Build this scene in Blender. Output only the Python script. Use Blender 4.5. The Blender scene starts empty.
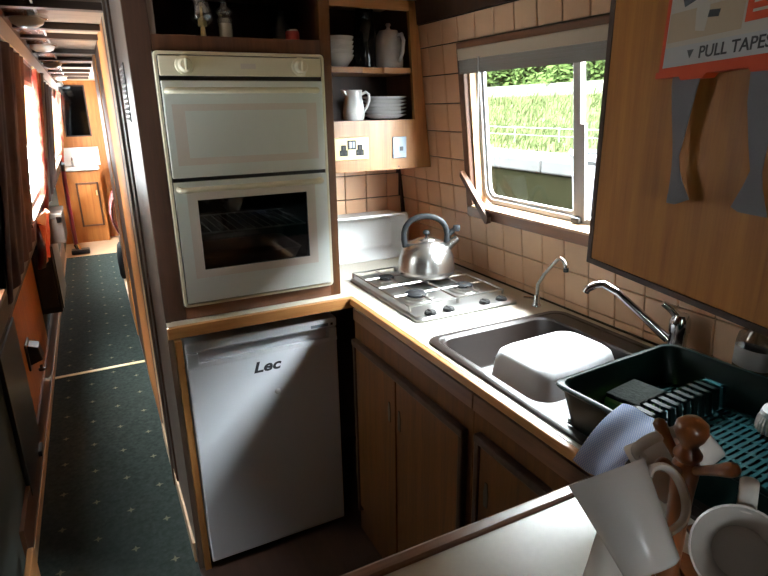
import bpy, bmesh, math, random
from mathutils import Matrix, Vector
random.seed(7)
scn = bpy.context.scene
COL = scn.collection

# ------------------------------------------------------------------ camera
cam = bpy.data.cameras.new('camera'); camo = bpy.data.objects.new('camera', cam); COL.objects.link(camo)
cam.sensor_width = 36; cam.lens = 26.7; cam.clip_start = .02
r = Vector((0.8909, -0.45393, -0.01576)); dn = Vector((-0.15035, -0.26199, -0.95329)); fw = Vector((0.42859, 0.85165, -0.30166))
m3 = Matrix((r, -dn, -fw)).transposed()
camo.matrix_world = Matrix.Translation((0, 0, 1.56)) @ m3.to_4x4()
scn.camera = camo

# ------------------------------------------------------------------ sky and exposure
SKY = 165.0
world = bpy.data.worlds.new('world'); scn.world = world; world.use_nodes = True
wn = world.node_tree.nodes; wl_ = world.node_tree.links
bg = wn['Background']; bg.inputs[0].default_value = (.88, .94, 1.0, 1)
wg = wn.new('ShaderNodeTexCoord'); ws = wn.new('ShaderNodeSeparateXYZ'); wl_.new(wg.outputs['Generated'], ws.inputs[0])
wm = wn.new('ShaderNodeMath'); wm.operation = 'MAXIMUM'; wm.inputs[1].default_value = 0; wl_.new(ws.outputs[2], wm.inputs[0])
wa = wn.new('ShaderNodeMath'); wa.operation = 'MULTIPLY_ADD'; wa.inputs[1].default_value = SKY*2/3; wa.inputs[2].default_value = SKY/3     # overcast: zenith three times the horizon
wl_.new(wm.outputs[0], wa.inputs[0]); wl_.new(wa.outputs[0], bg.inputs[1])
vs = scn.view_settings; vs.view_transform = 'Standard'; vs.look = 'None'; vs.gamma = 1; vs.use_curve_mapping = False
vs.exposure = 0.25
scn.cycles.max_bounces = 10; scn.cycles.diffuse_bounces = 6; scn.cycles.transparent_max_bounces = 12
scn.cycles.sample_clamp_indirect = 6; scn.cycles.caustics_reflective = False; scn.cycles.caustics_refractive = False

def portal(name, loc, zdir, sx, sy):
    l = bpy.data.lights.new(name, 'AREA'); l.shape = 'RECTANGLE'; l.size = sx; l.size_y = sy; l.cycles.is_portal = True
    o = bpy.data.objects.new(name, l); COL.objects.link(o); o.location = loc
    z = -Vector(zdir).normalized(); x = Vector((0, 1, 0)) if abs(z.y) < .9 else Vector((1, 0, 0)); y = z.cross(x).normalized(); x = y.cross(z)
    o.matrix_world = Matrix.Translation(loc) @ Matrix((x, y, z)).transposed().to_4x4()
portal('daylight_portal', (1.325, 1.30, 1.44), (-1, 0, -.1), .9, .56)
portal('daylight_portal', (-.36, 1.56, 1.40), (1, 0, -.1), .45, .7)
portal('daylight_portal', (-.36, -1.285, 1.40), (1, 0, -.1), .4, .7)
portal('daylight_portal', (-.36, 3.5, 1.40), (1, 0, -.1), 1.3, .7)
portal('daylight_portal', (-.36, 6.7, 1.40), (1, 0, -.1), 2.2, .7)
portal('daylight_portal', (.36, 7.2, 1.36), (-1, 0, 0), 1.65, .83)

# ------------------------------------------------------------------ materials
def nt(name):
    m = bpy.data.materials.new(name); m.use_nodes = True
    return m, m.node_tree.nodes, m.node_tree.links, m.node_tree.nodes['Principled BSDF']
def plain(name, c, rough=.5, metal=0., noise=0., nscale=30, bump=0., **kw):
    m, N, L, b = nt(name)
    b.inputs['Base Color'].default_value = (*c, 1); b.inputs['Roughness'].default_value = rough; b.inputs['Metallic'].default_value = metal
    for k, v in kw.items(): b.inputs[k.replace('_', ' ')].default_value = v
    if noise or bump:
        t = N.new('ShaderNodeTexCoord'); n = N.new('ShaderNodeTexNoise'); n.inputs['Scale'].default_value = nscale; n.inputs['Detail'].default_value = 5
        L.new(t.outputs['Object'], n.inputs['Vector'])
        if noise:
            mx = N.new('ShaderNodeMix'); mx.data_type = 'RGBA'
            mx.inputs[6].default_value = (*[v*(1-noise) for v in c], 1); mx.inputs[7].default_value = (*[min(1, v*(1+noise)) for v in c], 1)
            L.new(n.outputs[0], mx.inputs[0]); L.new(mx.outputs[2], b.inputs['Base Color'])
        if bump:
            bp = N.new('ShaderNodeBump'); bp.inputs['Strength'].default_value = bump; bp.inputs['Distance'].default_value = .002
            L.new(n.outputs[0], bp.inputs['Height']); L.new(bp.outputs[0], b.inputs['Normal'])
    return m
def wood(name, c1, c2, axis='z', rough=.4, scale=14, stretch=.06, coat=.0, spec=.5):
    m, N, L, b = nt(name)
    t = N.new('ShaderNodeTexCoord'); mp = N.new('ShaderNodeMapping'); n = N.new('ShaderNodeTexNoise'); n2 = N.new('ShaderNodeTexNoise')
    s = [scale]*3; s['xyz'.index(axis)] = scale*stretch; mp.inputs['Scale'].default_value = s
    n.inputs['Scale'].default_value = 2.2; n.inputs['Detail'].default_value = 6; n.inputs['Distortion'].default_value = .6
    n2.inputs['Scale'].default_value = 14; n2.inputs['Detail'].default_value = 3
    L.new(t.outputs['Object'], mp.inputs[0]); L.new(mp.outputs[0], n.inputs['Vector']); L.new(mp.outputs[0], n2.inputs['Vector'])
    ad = N.new('ShaderNodeMath'); ad.operation = 'MULTIPLY_ADD'; ad.inputs[1].default_value = .45; L.new(n2.outputs[0], ad.inputs[0]); L.new(n.outputs[0], ad.inputs[2])
    cr = N.new('ShaderNodeValToRGB'); cr.color_ramp.elements[0].position = .45; cr.color_ramp.elements[1].position = .95
    cr.color_ramp.elements[0].color = (*c1, 1); cr.color_ramp.elements[1].color = (*c2, 1)
    L.new(ad.outputs[0], cr.inputs[0]); L.new(cr.outputs[0], b.inputs['Base Color'])
    b.inputs['Roughness'].default_value = rough; b.inputs['Specular IOR Level'].default_value = spec; b.inputs['Coat Weight'].default_value = coat; b.inputs['Coat Roughness'].default_value = .15
    bp = N.new('ShaderNodeBump'); bp.inputs['Strength'].default_value = .08; bp.inputs['Distance'].default_value = .002
    L.new(n2.outputs[0], bp.inputs['Height']); L.new(bp.outputs[0], b.inputs['Normal'])
    return m
def clear(name, tint=(1, 1, 1), gloss=.08):
    m = bpy.data.materials.new(name); m.use_nodes = True; N = m.node_tree.nodes; L = m.node_tree.links; N.clear()
    o = N.new('ShaderNodeOutputMaterial'); tr = N.new('ShaderNodeBsdfTransparent'); gl = N.new('ShaderNodeBsdfGlossy'); mx = N.new('ShaderNodeMixShader')
    tr.inputs[0].default_value = (*tint, 1); gl.inputs['Roughness'].default_value = .02; mx.inputs[0].default_value = gloss
    L.new(tr.outputs[0], mx.inputs[1]); L.new(gl.outputs[0], mx.inputs[2]); L.new(mx.outputs[0], o.inputs[0])
    return m
def tile_mat():
    m, N, L, b = nt('ceramic_tile')
    oi = N.new('ShaderNodeObjectInfo'); cr = N.new('ShaderNodeValToRGB')
    e = cr.color_ramp.elements; e[0].color = (.84, .51, .305, 1); e[1].color = (.94, .63, .40, 1)
    L.new(oi.outputs['Random'], cr.inputs[0])
    t = N.new('ShaderNodeTexCoord'); n = N.new('ShaderNodeTexNoise'); n.inputs['Scale'].default_value = 16; n.inputs['Detail'].default_value = 4
    L.new(t.outputs['Object'], n.inputs['Vector'])
    mx = N.new('ShaderNodeMix'); mx.data_type = 'RGBA'; mx.blend_type = 'MULTIPLY'; mx.inputs[0].default_value = .14
    L.new(cr.outputs[0], mx.inputs[6]); L.new(n.outputs[0], mx.inputs[7]); L.new(mx.outputs[2], b.inputs['Base Color'])
    b.inputs['Roughness'].default_value = .3
    return m
def carpet_mat():
    m, N, L, b = nt('patterned_carpet')
    t = N.new('ShaderNodeTexCoord'); sp = N.new('ShaderNodeSeparateXYZ'); L.new(t.outputs['Object'], sp.inputs[0])
    def M(op, a, c=None):
        n = N.new('ShaderNodeMath'); n.operation = op
        for i, v in enumerate((a, c)):
            if v is None: continue
            if isinstance(v, (int, float)): n.inputs[i].default_value = v
            else: L.new(v, n.inputs[i])
        return n.outputs[0]
    u = M('ADD', M('DIVIDE', M('ADD', sp.outputs[0], .06+12.4), .124), .5)
    iu = M('FLOOR', u); half = M('MULTIPLY', M('MODULO', iu, 2), .5)
    v = M('ADD', M('ADD', M('DIVIDE', M('ADD', sp.outputs[1], -2.459+24.3), .243), .5), half)
    dx = M('ABSOLUTE', M('MULTIPLY', M('SUBTRACT', M('FRACT', u), .5), .124)); dy = M('ABSOLUTE', M('MULTIPLY', M('SUBTRACT', M('FRACT', v), .5), .243))
    star = M('ADD', M('MULTIPLY', M('MINIMUM', dx, dy), 2.6), M('MAXIMUM', dx, dy))
    n = N.new('ShaderNodeTexNoise'); n.inputs['Scale'].default_value = 350; L.new(t.outputs['Object'], n.inputs['Vector'])
    mk = M('LESS_THAN', M('ADD', star, M('MULTIPLY', n.outputs[0], .012)), .023)
    n2 = N.new('ShaderNodeTexNoise'); n2.inputs['Scale'].default_value = 60; n2.inputs['Detail'].default_value = 6; L.new(t.outputs['Object'], n2.inputs['Vector'])
    cr = N.new('ShaderNodeValToRGB'); cr.color_ramp.elements[0].color = (.017, .0225, .020, 1); cr.color_ramp.elements[1].color = (.035, .044, .039, 1)
    cr.color_ramp.elements[0].position = .3; cr.color_ramp.elements[1].position = .75; L.new(n2.outputs[0], cr.inputs[0])
    mx = N.new('ShaderNodeMix'); mx.data_type = 'RGBA'; L.new(mk, mx.inputs[0]); L.new(cr.outputs[0], mx.inputs[6]); mx.inputs[7].default_value = (.14, .13, .085, 1)
    L.new(mx.outputs[2], b.inputs['Base Color']); b.inputs['Roughness'].default_value = .95; b.inputs['Specular IOR Level'].default_value = .08
    bp = N.new('ShaderNodeBump'); bp.inputs['Strength'].default_value = .4; bp.inputs['Distance'].default_value = .003; L.new(n.outputs[0], bp.inputs['Height']); L.new(bp.outputs[0], b.inputs['Normal'])
    return m
def check_mat():
    m, N, L, b = nt('blue_check_cloth')
    t = N.new('ShaderNodeTexCoord'); mp = N.new('ShaderNodeMapping'); mp.inputs['Scale'].default_value = (260, 260, 260); mp.inputs['Rotation'].default_value = (.2, .3, .5)
    ck = N.new('ShaderNodeTexChecker'); ck.inputs['Scale'].default_value = 1; ck.inputs[1].default_value = (.36, .46, .80, 1); ck.inputs[2].default_value = (.72, .78, .92, 1)
    L.new(t.outputs['UV'], mp.inputs[0]); L.new(mp.outputs[0], ck.inputs[0]); L.new(ck.outputs[0], b.inputs['Base Color']); b.inputs['Roughness'].default_value = .9
    mp.inputs['Scale'].default_value = (44, 36, 1); mp.inputs['Rotation'].default_value = (0, 0, 0)
    return m
def floral_mat(name, a, c, d):
    m, N, L, b = nt(name)
    t = N.new('ShaderNodeTexCoord'); n = N.new('ShaderNodeTexNoise'); n.inputs['Scale'].default_value = 9; n.inputs['Detail'].default_value = 3; L.new(t.outputs['Object'], n.inputs['Vector'])
    cr = N.new('ShaderNodeValToRGB'); e = cr.color_ramp.elements; e[0].color = (*a, 1); e[0].position = .42; e[1].color = (*d, 1); e[1].position = .62
    x = e.new(.5); x.color = (*c, 1); L.new(n.outputs[0], cr.inputs[0]); L.new(cr.outputs[0], b.inputs['Base Color']); b.inputs['Roughness'].default_value = .9
    b.inputs['Transmission Weight'].default_value = 0
    return m

M = {}
M['oak'] = wood('varnished_oak', (.29, .115, .03), (.49, .22, .065), 'z', .4, coat=.15)
M['oak_x'] = wood('varnished_oak_across', (.33, .14, .045), (.55, .26, .09), 'x', .35, coat=.3)
M['oak_y'] = wood('varnished_oak_along', (.33, .14, .045), (.55, .26, .09), 'y', .35, coat=.3)
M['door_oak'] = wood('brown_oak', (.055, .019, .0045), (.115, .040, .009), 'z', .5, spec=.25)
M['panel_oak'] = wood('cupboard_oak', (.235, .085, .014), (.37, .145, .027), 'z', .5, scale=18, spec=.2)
M['dark'] = wood('dark_mahogany', (.018, .008, .005), (.045, .019, .011), 'z', .5, spec=.25)
M['mahog'] = wood('mahogany', (.045, .017, .009), (.095, .038, .018), 'z', .45, spec=.3)
M['mahog_y'] = wood('mahogany_along', (.10, .04, .02), (.19, .08, .04), 'y', .35, coat=.3)
M['mahog_x'] = wood('mahogany_across', (.10, .04, .02), (.19, .08, .04), 'x', .35, coat=.3)
M['pale_wood'] = wood('pale_pine', (.42, .26, .145), (.56, .38, .24), 'z', .5, spec=.3)
M['pine_end'] = wood('orange_pine', (.27, .088, .018), (.40, .15, .035), 'z', .5, spec=.3)
M['grey_wood'] = wood('grey_varnished_board', (.095, .066, .052), (.155, .115, .09), 'z', .4, spec=.35)
M['worktop'] = plain('cream_laminate', (.65, .60, .51), .32, noise=.06, nscale=90)
M['grout'] = plain('dark_grout', (.055, .032, .019), .9)
M['tile'] = tile_mat()
M['white'] = plain('white_enamel', (.80, .80, .78), .25)
M['fridge'] = plain('fridge_white', (.74, .76, .80), .3, noise=.02, nscale=300)
M['cream'] = plain('cream_enamel', (.72, .66, .50), .3)
M['ovenglass'] = plain('pale_oven_glass', (.72, .74, .70), .12)
M['ovenprint'] = plain('beige_printed_border', (.68, .61, .55), .14)
M['ovendark'] = plain('oven_cavity', (.03, .03, .03), .35)
M['smoked'] = clear('smoked_oven_glass', (.55, .55, .55), .06)
M['steel'] = plain('brushed_steel', (.62, .60, .57), .28, 1., bump=.03, nscale=200)
M['hobsteel'] = plain('hob_steel', (.60, .59, .57), .3, 1.)
M['kettle'] = plain('kettle_steel', (.66, .64, .61), .27, 1., bump=.02, nscale=120)
M['chrome'] = plain('chrome', (.75, .75, .76), .1, 1.)
M['black'] = plain('black_plastic', (.012, .012, .012), .35)
M['greyplastic'] = plain('grey_plastic', (.016, .017, .019), .55, Specular_IOR_Level=.2)
M['iron'] = plain('burner_black', (.012, .012, .013), .6, Specular_IOR_Level=.15)
M['sink'] = plain('brown_sink', (.022, .015, .0125), .3, noise=.15, nscale=80, Specular_IOR_Level=.3)
M['bowl'] = plain('white_plastic', (.78, .78, .79), .4)
M['rack'] = plain('dark_green_plastic', (.0012, .006, .005), .3, Specular_IOR_Level=.13)
M['racksheen'] = plain('wet_sheen_plastic', (.012, .052, .056), .25)  # dark green plastic, its wet reflection put into the colour as teal
M['spongeg'] = plain('green_sponge', (.26, .50, .13), 1., bump=.6, nscale=150, Specular_IOR_Level=.1)
M['scour'] = plain('dark_scourer', (.016, .018, .016), 1., noise=.9, nscale=160, bump=1., Specular_IOR_Level=.05)
M['mug'] = plain('white_china', (.72, .67, .62), .22)
M['china'] = plain('bright_china', (.75, .75, .74), .2)
M['mugwood'] = wood('turned_beech', (.15, .045, .012), (.27, .085, .022), 'z', .3, coat=.25)
M['cloth'] = check_mat()
M['brass'] = plain('brass_plate', (.62, .50, .24), .35, .2)
M['chromeplate'] = plain('satin_plate', (.22, .26, .30), .35, .4)
M['red'] = plain('red_case', (.50, .055, .012), .6, Specular_IOR_Level=.2)
M['label'] = plain('label_white', (.62, .56, .48), .5)
M['labelgrey'] = plain('label_strip', (.55, .55, .55), .5)
M['print'] = plain('print_dark', (.03, .03, .035), .6)
M['printtan'] = plain('print_tan', (.55, .42, .28), .6)
M['tape'] = plain('grey_webbing', (.17, .16, .17), .9, bump=.4, nscale=400)
M['carpet'] = carpet_mat()
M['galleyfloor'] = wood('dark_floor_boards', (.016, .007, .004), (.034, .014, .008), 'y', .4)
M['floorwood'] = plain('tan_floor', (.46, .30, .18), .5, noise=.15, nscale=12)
M['ceil'] = wood('ceiling_board', (.26, .175, .115), (.40, .28, .19), 'x', .35, coat=.2)
M['ceilpink'] = wood('ceiling_panel', (.24, .15, .13), (.34, .23, .20), 'x', .25, coat=.4)
M['beam'] = wood('dark_beam', (.014, .007, .005), (.035, .017, .011), 'x', .4, coat=.2)
M['trimgrey'] = plain('painted_rail', (.40, .38, .37), .4)
M['glass'] = clear('window_glass', (.96, .98, .97), .05)
M['alu'] = plain('aluminium', (.55, .54, .53), .4, .35)
M['blind'] = plain('blind_cream', (.60, .50, .38), .6)
M['blindgrey'] = plain('blind_slats', (.22, .20, .18), .6)
M['curtdark'] = floral_mat('maroon_curtain', (.05, .015, .014), (.07, .022, .02), (.09, .035, .03))
M['curtred'] = floral_mat('red_floral_curtain', (.42, .05, .03), (.5, .13, .08), (.62, .38, .26))
M['towel'] = floral_mat('pink_towel', (.55, .14, .14), (.62, .22, .22), (.7, .42, .4))
M['mirror'] = plain('mirror_glass', (.10, .11, .12), .04, 1.)
M['greenlining'] = plain('green_lining', (.045, .055, .048), .95, bump=.5, nscale=200)
M['vac'] = plain('vacuum_red', (.18, .01, .03), .3)
M['concrete'] = plain('coping_stone', (.034, .034, .033), .9, noise=.2, nscale=3, Specular_IOR_Level=0)
M['bankwall'] = plain('bank_wall', (.0050, .0050, .0026), .9, noise=.4, nscale=4, Specular_IOR_Level=0)
M['water'] = plain('canal_water', (.0040, .0042, .0022), .12, bump=.05, nscale=4, Specular_IOR_Level=.12)
M['leaf'] = plain('hedge_leaf', (.0190, .0290, .0085), .8, noise=.7, nscale=1.5, Specular_IOR_Level=0)
M['grass'] = plain('bank_grass', (.0260, .0320, .0130), .9, noise=.6, nscale=2, Specular_IOR_Level=0)
M['soil'] = plain('bank_turf', (.0230, .0285, .0115), .95, noise=.3, nscale=3, Specular_IOR_Level=0)
M['candle'] = plain('candle_wax', (.40, .33, .24), .5)
M['clearglass'] = clear('clear_glass', (.9, .9, .88), .25)
M['bottle'] = clear('frosted_bottle', (.62, .63, .62), .12)
M['lightdome'] = plain('light_dome', (.62, .60, .56), .3)
M['redcan'] = plain('red_tin', (.45, .05, .04), .35)
M['paperyel'] = plain('lime_card', (.45, .55, .08), .6)
M['render'] = plain('pale_render', (.70, .69, .66), .9, noise=.06, nscale=2)
M['path'] = plain('pale_gravel', (.06, .062, .05), .95, noise=.2, nscale=8, Specular_IOR_Level=0)
M['boat'] = plain('white_paint', (.05, .055, .065), .4)
M['flask'] = plain('glossy_black', (.006, .006, .006), .08, Specular_IOR_Level=.3)
M['brush'] = plain('brush_bristle', (.72, .66, .60), .7)
M['brushblue'] = plain('blue_handle', (.08, .13, .25), .3)
M['stick'] = plain('tan_card', (.45, .34, .22), .6)

# ------------------------------------------------------------------ mesh builder
class MB:
    def __init__(s): s.v = []; s.f = []
    def add(s, vs, fs):
        b = len(s.v); s.v += [tuple(v) for v in vs]; s.f += [tuple(i+b for i in f) for f in fs]; return s
    def box(s, x0, x1, y0, y1, z0, z1, mat=None):
        P = [Vector((x, y, z)) for z in (z0, z1) for y in (y0, y1) for x in (x0, x1)]
        if mat is not None: P = [mat @ p for p in P]
        return s.add(P, [(0, 2, 3, 1), (4, 5, 7, 6), (0, 1, 5, 4), (2, 6, 7, 3), (0, 4, 6, 2), (1, 3, 7, 5)])
    def prism(s, poly, f0, f1):          # poly of 2-D points; f0,f1 map a 2-D point to 3-D ends
        n = len(poly); A = [f0(*p) for p in poly]; B = [f1(*p) for p in poly]
        return s.add(A+B, [tuple(range(n))[::-1], tuple(range(n, 2*n))]+[(i, (i+1) % n, n+(i+1) % n, n+i) for i in range(n)])
    def ring(s, loops, close0=True, close1=True):     # skin between equal-length loops
        n = len(loops[0]); b = len(s.v)
        for l in loops: s.v += [tuple(p) for p in l]
        for k in range(len(loops)-1):
            for i in range(n):
                j = (i+1) % n; s.f.append((b+k*n+i, b+k*n+j, b+(k+1)*n+j, b+(k+1)*n+i))
        if close0: s.f.append(tuple(b+i for i in range(n))[::-1])
        if close1: s.f.append(tuple(b+(len(loops)-1)*n+i for i in range(n)))
        return s
    def tube(s, pts, r, n=8, caps=True):
        pts = [Vector(p) for p in pts]; R = r if isinstance(r, (list, tuple)) else [r]*len(pts); loops = []; up = None
        for i, p in enumerate(pts):
            d = (pts[min(i+1, len(pts)-1)]-pts[max(i-1, 0)]).normalized()
            if up is None: up = Vector((0, 0, 1)) if abs(d.z) < .9 else Vector((1, 0, 0))
            a = d.cross(up).normalized(); up = a.cross(d).normalized()
            loops.append([p+(a*math.cos(t)+up*math.sin(t))*R[i] for t in [2*math.pi*k/n for k in range(n)]])
        return s.ring(loops, caps, caps)
    def lathe(s, prof, n=24, mat=None, caps=False):   # prof of (radius, z)
        mat = mat or Matrix(); loops = []
        for rr, z in prof: loops.append([mat @ Vector((max(rr, 1e-4)*math.cos(2*math.pi*k/n), max(rr, 1e-4)*math.sin(2*math.pi*k/n), z)) for k in range(n)])
        return s.ring(loops, caps, caps)
    def rrect(s, cx, cy, hx, hy, rad, z, n=5):
        out = []
        for qx, qy, a0 in ((1, 1, 0), (-1, 1, 90), (-1, -1, 180), (1, -1, 270)):
            for k in range(n):
                a = math.radians(a0+90*k/(n-1)); out.append(Vector((cx+qx*(hx-rad)+rad*math.cos(a), cy+qy*(hy-rad)+rad*math.sin(a), z)))
        return out
    def mesh(s, name, mat, smooth=None):
        me = bpy.data.meshes.new(name); me.from_pydata(s.v, [], s.f)
        bm = bmesh.new(); bm.from_mesh(me); bmesh.ops.recalc_face_normals(bm, faces=bm.faces); bm.to_mesh(me); bm.free()
        if smooth is not None:
            for p in me.polygons: p.use_smooth = True
            me.set_sharp_from_angle(angle=math.radians(smooth))
        if mat: me.materials.append(M[mat])
        return me
def T(x, y, z): return Matrix.Translation((x, y, z))
def frame(o, z, xhint=(1, 0, 0)):
    z = Vector(z).normalized(); x = Vector(xhint); x = (x-z*x.dot(z)).normalized(); y = z.cross(x)
    return Matrix.Translation(o) @ Matrix((x, y, z)).transposed().to_4x4()
def tag(o, label=None, cat=None, group=None, kind=None):
    for k, v in (('label', label), ('category', cat), ('group', group), ('kind', kind)):
        if v: o[k] = v
    return o
def obj(name, mb, mat=None, parent=None, smooth=None, bevel=0, label=None, cat=None, group=None, kind=None, seg=2):
    me = mb if isinstance(mb, bpy.types.Mesh) else mb.mesh(name, mat, smooth)
    o = bpy.data.objects.new(name, me); COL.objects.link(o)
    if parent: o.parent = parent
    if bevel:
        b = o.modifiers.new('bevel', 'BEVEL'); b.width = bevel; b.segments = seg; b.limit_method = 'ANGLE'; b.angle_limit = math.radians(40)
        b.harden_normals = False
    return tag(o, label, cat, group, kind)
def thing(name, label, cat, group=None, loc=(0, 0, 0), kind=None):
    o = bpy.data.objects.new(name, None); COL.objects.link(o); o.location = loc; o.empty_display_size = .05
    return tag(o, label, cat, group, kind)
def bx(name, mat, parent, x0, x1, y0, y1, z0, z1, bevel=0, **kw): return obj(name, MB().box(x0, x1, y0, y1, z0, z1), mat, parent, bevel=bevel, **kw)
def copy_tree(o, parent=None):
    c = o.copy(); COL.objects.link(c); c.parent = parent
    for ch in list(o.children): copy_tree(ch, c)
    return c
def text(name, s, size, mat, parent, mw, shear=0, extrude=.0004, label=None, bold=0, squeeze=1):
    cu = bpy.data.curves.new(name, 'FONT'); cu.body = s; cu.size = size; cu.shear = shear; cu.extrude = extrude; cu.offset = bold; cu.resolution_u = 3
    to = bpy.data.objects.new(name+'_tmp', cu); COL.objects.link(to); bpy.context.view_layer.update()
    me = bpy.data.meshes.new_from_object(to); bpy.data.objects.remove(to); bpy.data.curves.remove(cu)
    me.transform(mw @ Matrix.Diagonal((squeeze, 1, 1, 1))); me.materials.clear(); me.materials.append(M[mat]); me.name = name
    return obj(name, me, parent=parent, label=label)

# ================================================================== SETTING
S = 'structure'
LEAN = .115; TH = math.atan(LEAN)
# galley floor and corridor carpet
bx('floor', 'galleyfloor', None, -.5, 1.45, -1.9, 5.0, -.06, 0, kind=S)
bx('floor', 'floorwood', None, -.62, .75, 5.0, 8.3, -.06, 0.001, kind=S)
bx('carpet_runner', 'carpet', None, -.395, .133, -1.2, 3.735, .0, .008, label='near length of dark green carpet with small cream flowers, beside the fridge', cat='carpet')
bx('carpet_runner', 'carpet', None, -.395, .133, 3.765, 7.15, .0, .008, label='far length of dark green carpet running up to the basin cupboard', cat='carpet')
bx('trim_1', 'brass', None, -.395, .133, 3.735, 3.765, 0, .011, kind=S)

# ---- starboard wall (leans inwards), tiles in its own frame
wr = MB()
WIN = (.86, 1.712, .292, .815)       # opening in wall frame: y0,y1,v0,v1
Y0, Y1, V0, V1 = WIN
wr.box(.009, .05, -1.9, 2.36, -1.1, V0); wr.box(.009, .05, -1.9, 2.36, V1, 1.06)
wr.box(.009, .05, -1.9, Y0, V0, V1); wr.box(.009, .05, Y1, 2.36, V0, V1)
wall_r = obj('wall_right', wr, 'grout', kind=S); wall_r.location = (1.28, 0, .92); wall_r.rotation_euler = (0, -TH, 0)
tile_cache = {}
def tile_mesh(w, h):
    k = (round(w, 4), round(h, 4))
    if k not in tile_cache:
        mb = MB(); g = .0020; b = .0016; t = .009
        a = [(t, g, g), (t, w-g, g), (t, w-g, h-g), (t, g, h-g)]
        c = [(b, g, g), (b, w-g, g), (b, w-g, h-g), (b, g, h-g)]
        d = [(0, g+b, g+b), (0, w-g-b, g+b), (0, w-g-b, h-g-b), (0, g+b, h-g-b)]
        mb.ring([a, c, d], False, True); tile_cache[k] = mb.mesh('tile', 'tile')
    return tile_cache[k]
PY, PV = .0985, .1005
rows = [(0.0265, .052)]+[(.052+PV*k, .052+PV*(k+1)) for k in range(8)]+[(.856, .937)]
cols = [(1.265+PY*k, 1.265+PY*(k+1)) for k in range(-10, 10)]+[(1.265+PY*10, 2.292)]
TR = (.822, 1.746, .254, .852)       # outer edge of the window boards
for (v0, v1) in rows:
    for (y0, y1) in cols:
        if y0 < .28: continue
        a, b, c, d = y0, y1, v0, v1
        if c >= TR[2]-.02 and d <= TR[3]+.03:
            if b <= TR[0]+.02 or a >= TR[1]-.02: pass
            elif a < TR[1] < b: a = TR[1]
            elif a < TR[0] < b: b = TR[0]
            else: continue
            if b-a < .012: continue
        # behind the overhead cupboard only the lower courses show
        if c > .36 and b < .80: continue
        t = obj('tile', tile_mesh(b-a, d-c), parent=wall_r); t.location = (0, a, c)
# dark wooden cornice above the tiles
cor = obj('trim_2', MB().box(-.012, .02, -1.9, 2.3, .938, 1.03), 'dark', kind=S); cor.location = wall_r.location; cor.rotation_euler = wall_r.rotation_euler

# ---- starboard window
w1 = thing('window_1', None, None, kind=S, loc=(1.28, 0, .92)); w1.rotation_euler = (0, -TH, 0)
def fr(name, mat, *a, **k): return bx(name, mat, w1, *a, **k)
fr('architrave', 'mahog_y', -.018, .0, TR[0], TR[1], TR[2], V0, bevel=.003)
fr('architrave', 'mahog_y', -.018, .0, TR[0], TR[1], V1, TR[3], bevel=.003)
fr('architrave', 'mahog', -.0178, .0, Y1, TR[1], V0, V1, bevel=.003)
fr('architrave', 'mahog', -.0178, .0, TR[0], Y0, V0, V1, bevel=.003)
fr('jamb', 'pale_wood', 0, .058, Y1-.010, Y1-.0005, V0, V1)
fr('jamb', 'pale_wood', 0, .058, Y0+.0005, Y0+.010, V0, V1)
fr('jamb', 'pale_wood', 0, .058, Y0+.010, Y1-.010, V1-.010, V1-.0005)
fr('window_sill', 'pale_wood', -.03, .058, Y0+.010, Y1-.010, V0+.0005, V0+.010, bevel=.003)
def rframe(x0, x1, y0, y1, v0, v1, w, rad):
    mb = MB(); P = lambda off, x: [Vector((x, q.x, q.y)) for q in mb.rrect((y0+y1)/2, (v0+v1)/2, (y1-y0)/2-off, (v1-v0)/2-off, max(rad-off, .004), 0, 7)]
    o0, o1, i1, i0 = P(0, x0), P(0, x1), P(w, x1), P(w, x0); mb.ring([o0, o1, i1, i0, o0], False, False); return mb
obj('window_frame', rframe(.028, .056, Y0+.011, Y1-.011, V0+.011, V1-.011, .016, .06), 'alu', w1, smooth=40)
obj('window_frame', rframe(.036, .046, 1.235, Y1-.027, V0+.027, V1-.027, .012, .045), 'alu', w1, smooth=40)
fr('mullion', 'alu', .03, .05, 1.228, 1.258, V0+.02, V1-.02, bevel=.003)
fr('mullion', 'alu', .024, .034, 1.206, 1.226, V0+.02, .59, bevel=.002)
fr('window_pane', 'glass', .040, .043, 1.25, Y1-.03, V0+.03, V1-.03)
fr('window_pane', 'glass', .047, .050, Y0+.02, 1.235, V0+.02, V1-.02)
fr('window_catch', 'black', .012, .03, 1.218, 1.25, V0+.012, V0+.03, bevel=.003)
br = MB(); br.prism([(1.748, .405), (1.742, .425), (1.595, .275), (1.600, .250), (1.612, .250)], lambda y, v: (-.040, y, v), lambda y, v: (-.02, y, v))
obj('corner_brace', br, 'mahog', w1, bevel=.002)
# blind
bl = thing('roller_blind', 'cream roller blind drawn up at the top of the galley window', 'blind', loc=(1.28, 0, .92)); bl.rotation_euler = (0, -TH, 0)
bx('headrail', 'blind', bl, -.032, -.0185, .835, 1.722, .795, .832, bevel=.003)
for k in range(5): bx('slat', 'blindgrey', bl, -.031+.001*(k % 2), -.021, .84, 1.716, .752+.009*k, .7608+.009*k)
cd = MB(); cd.tube([(-.034, 1.600, .80), (-.033, 1.612, .70), (-.031, 1.630, .58), (-.031, 1.640, .50)], .0022, 6); obj('cord', cd, 'china', bl)
fr('sky_cutoff_rail', 'alu', .05, .155, .80, 1.76, .826, .832)  # unseen rail added outside, jutting out to cut off steep sky light

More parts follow.
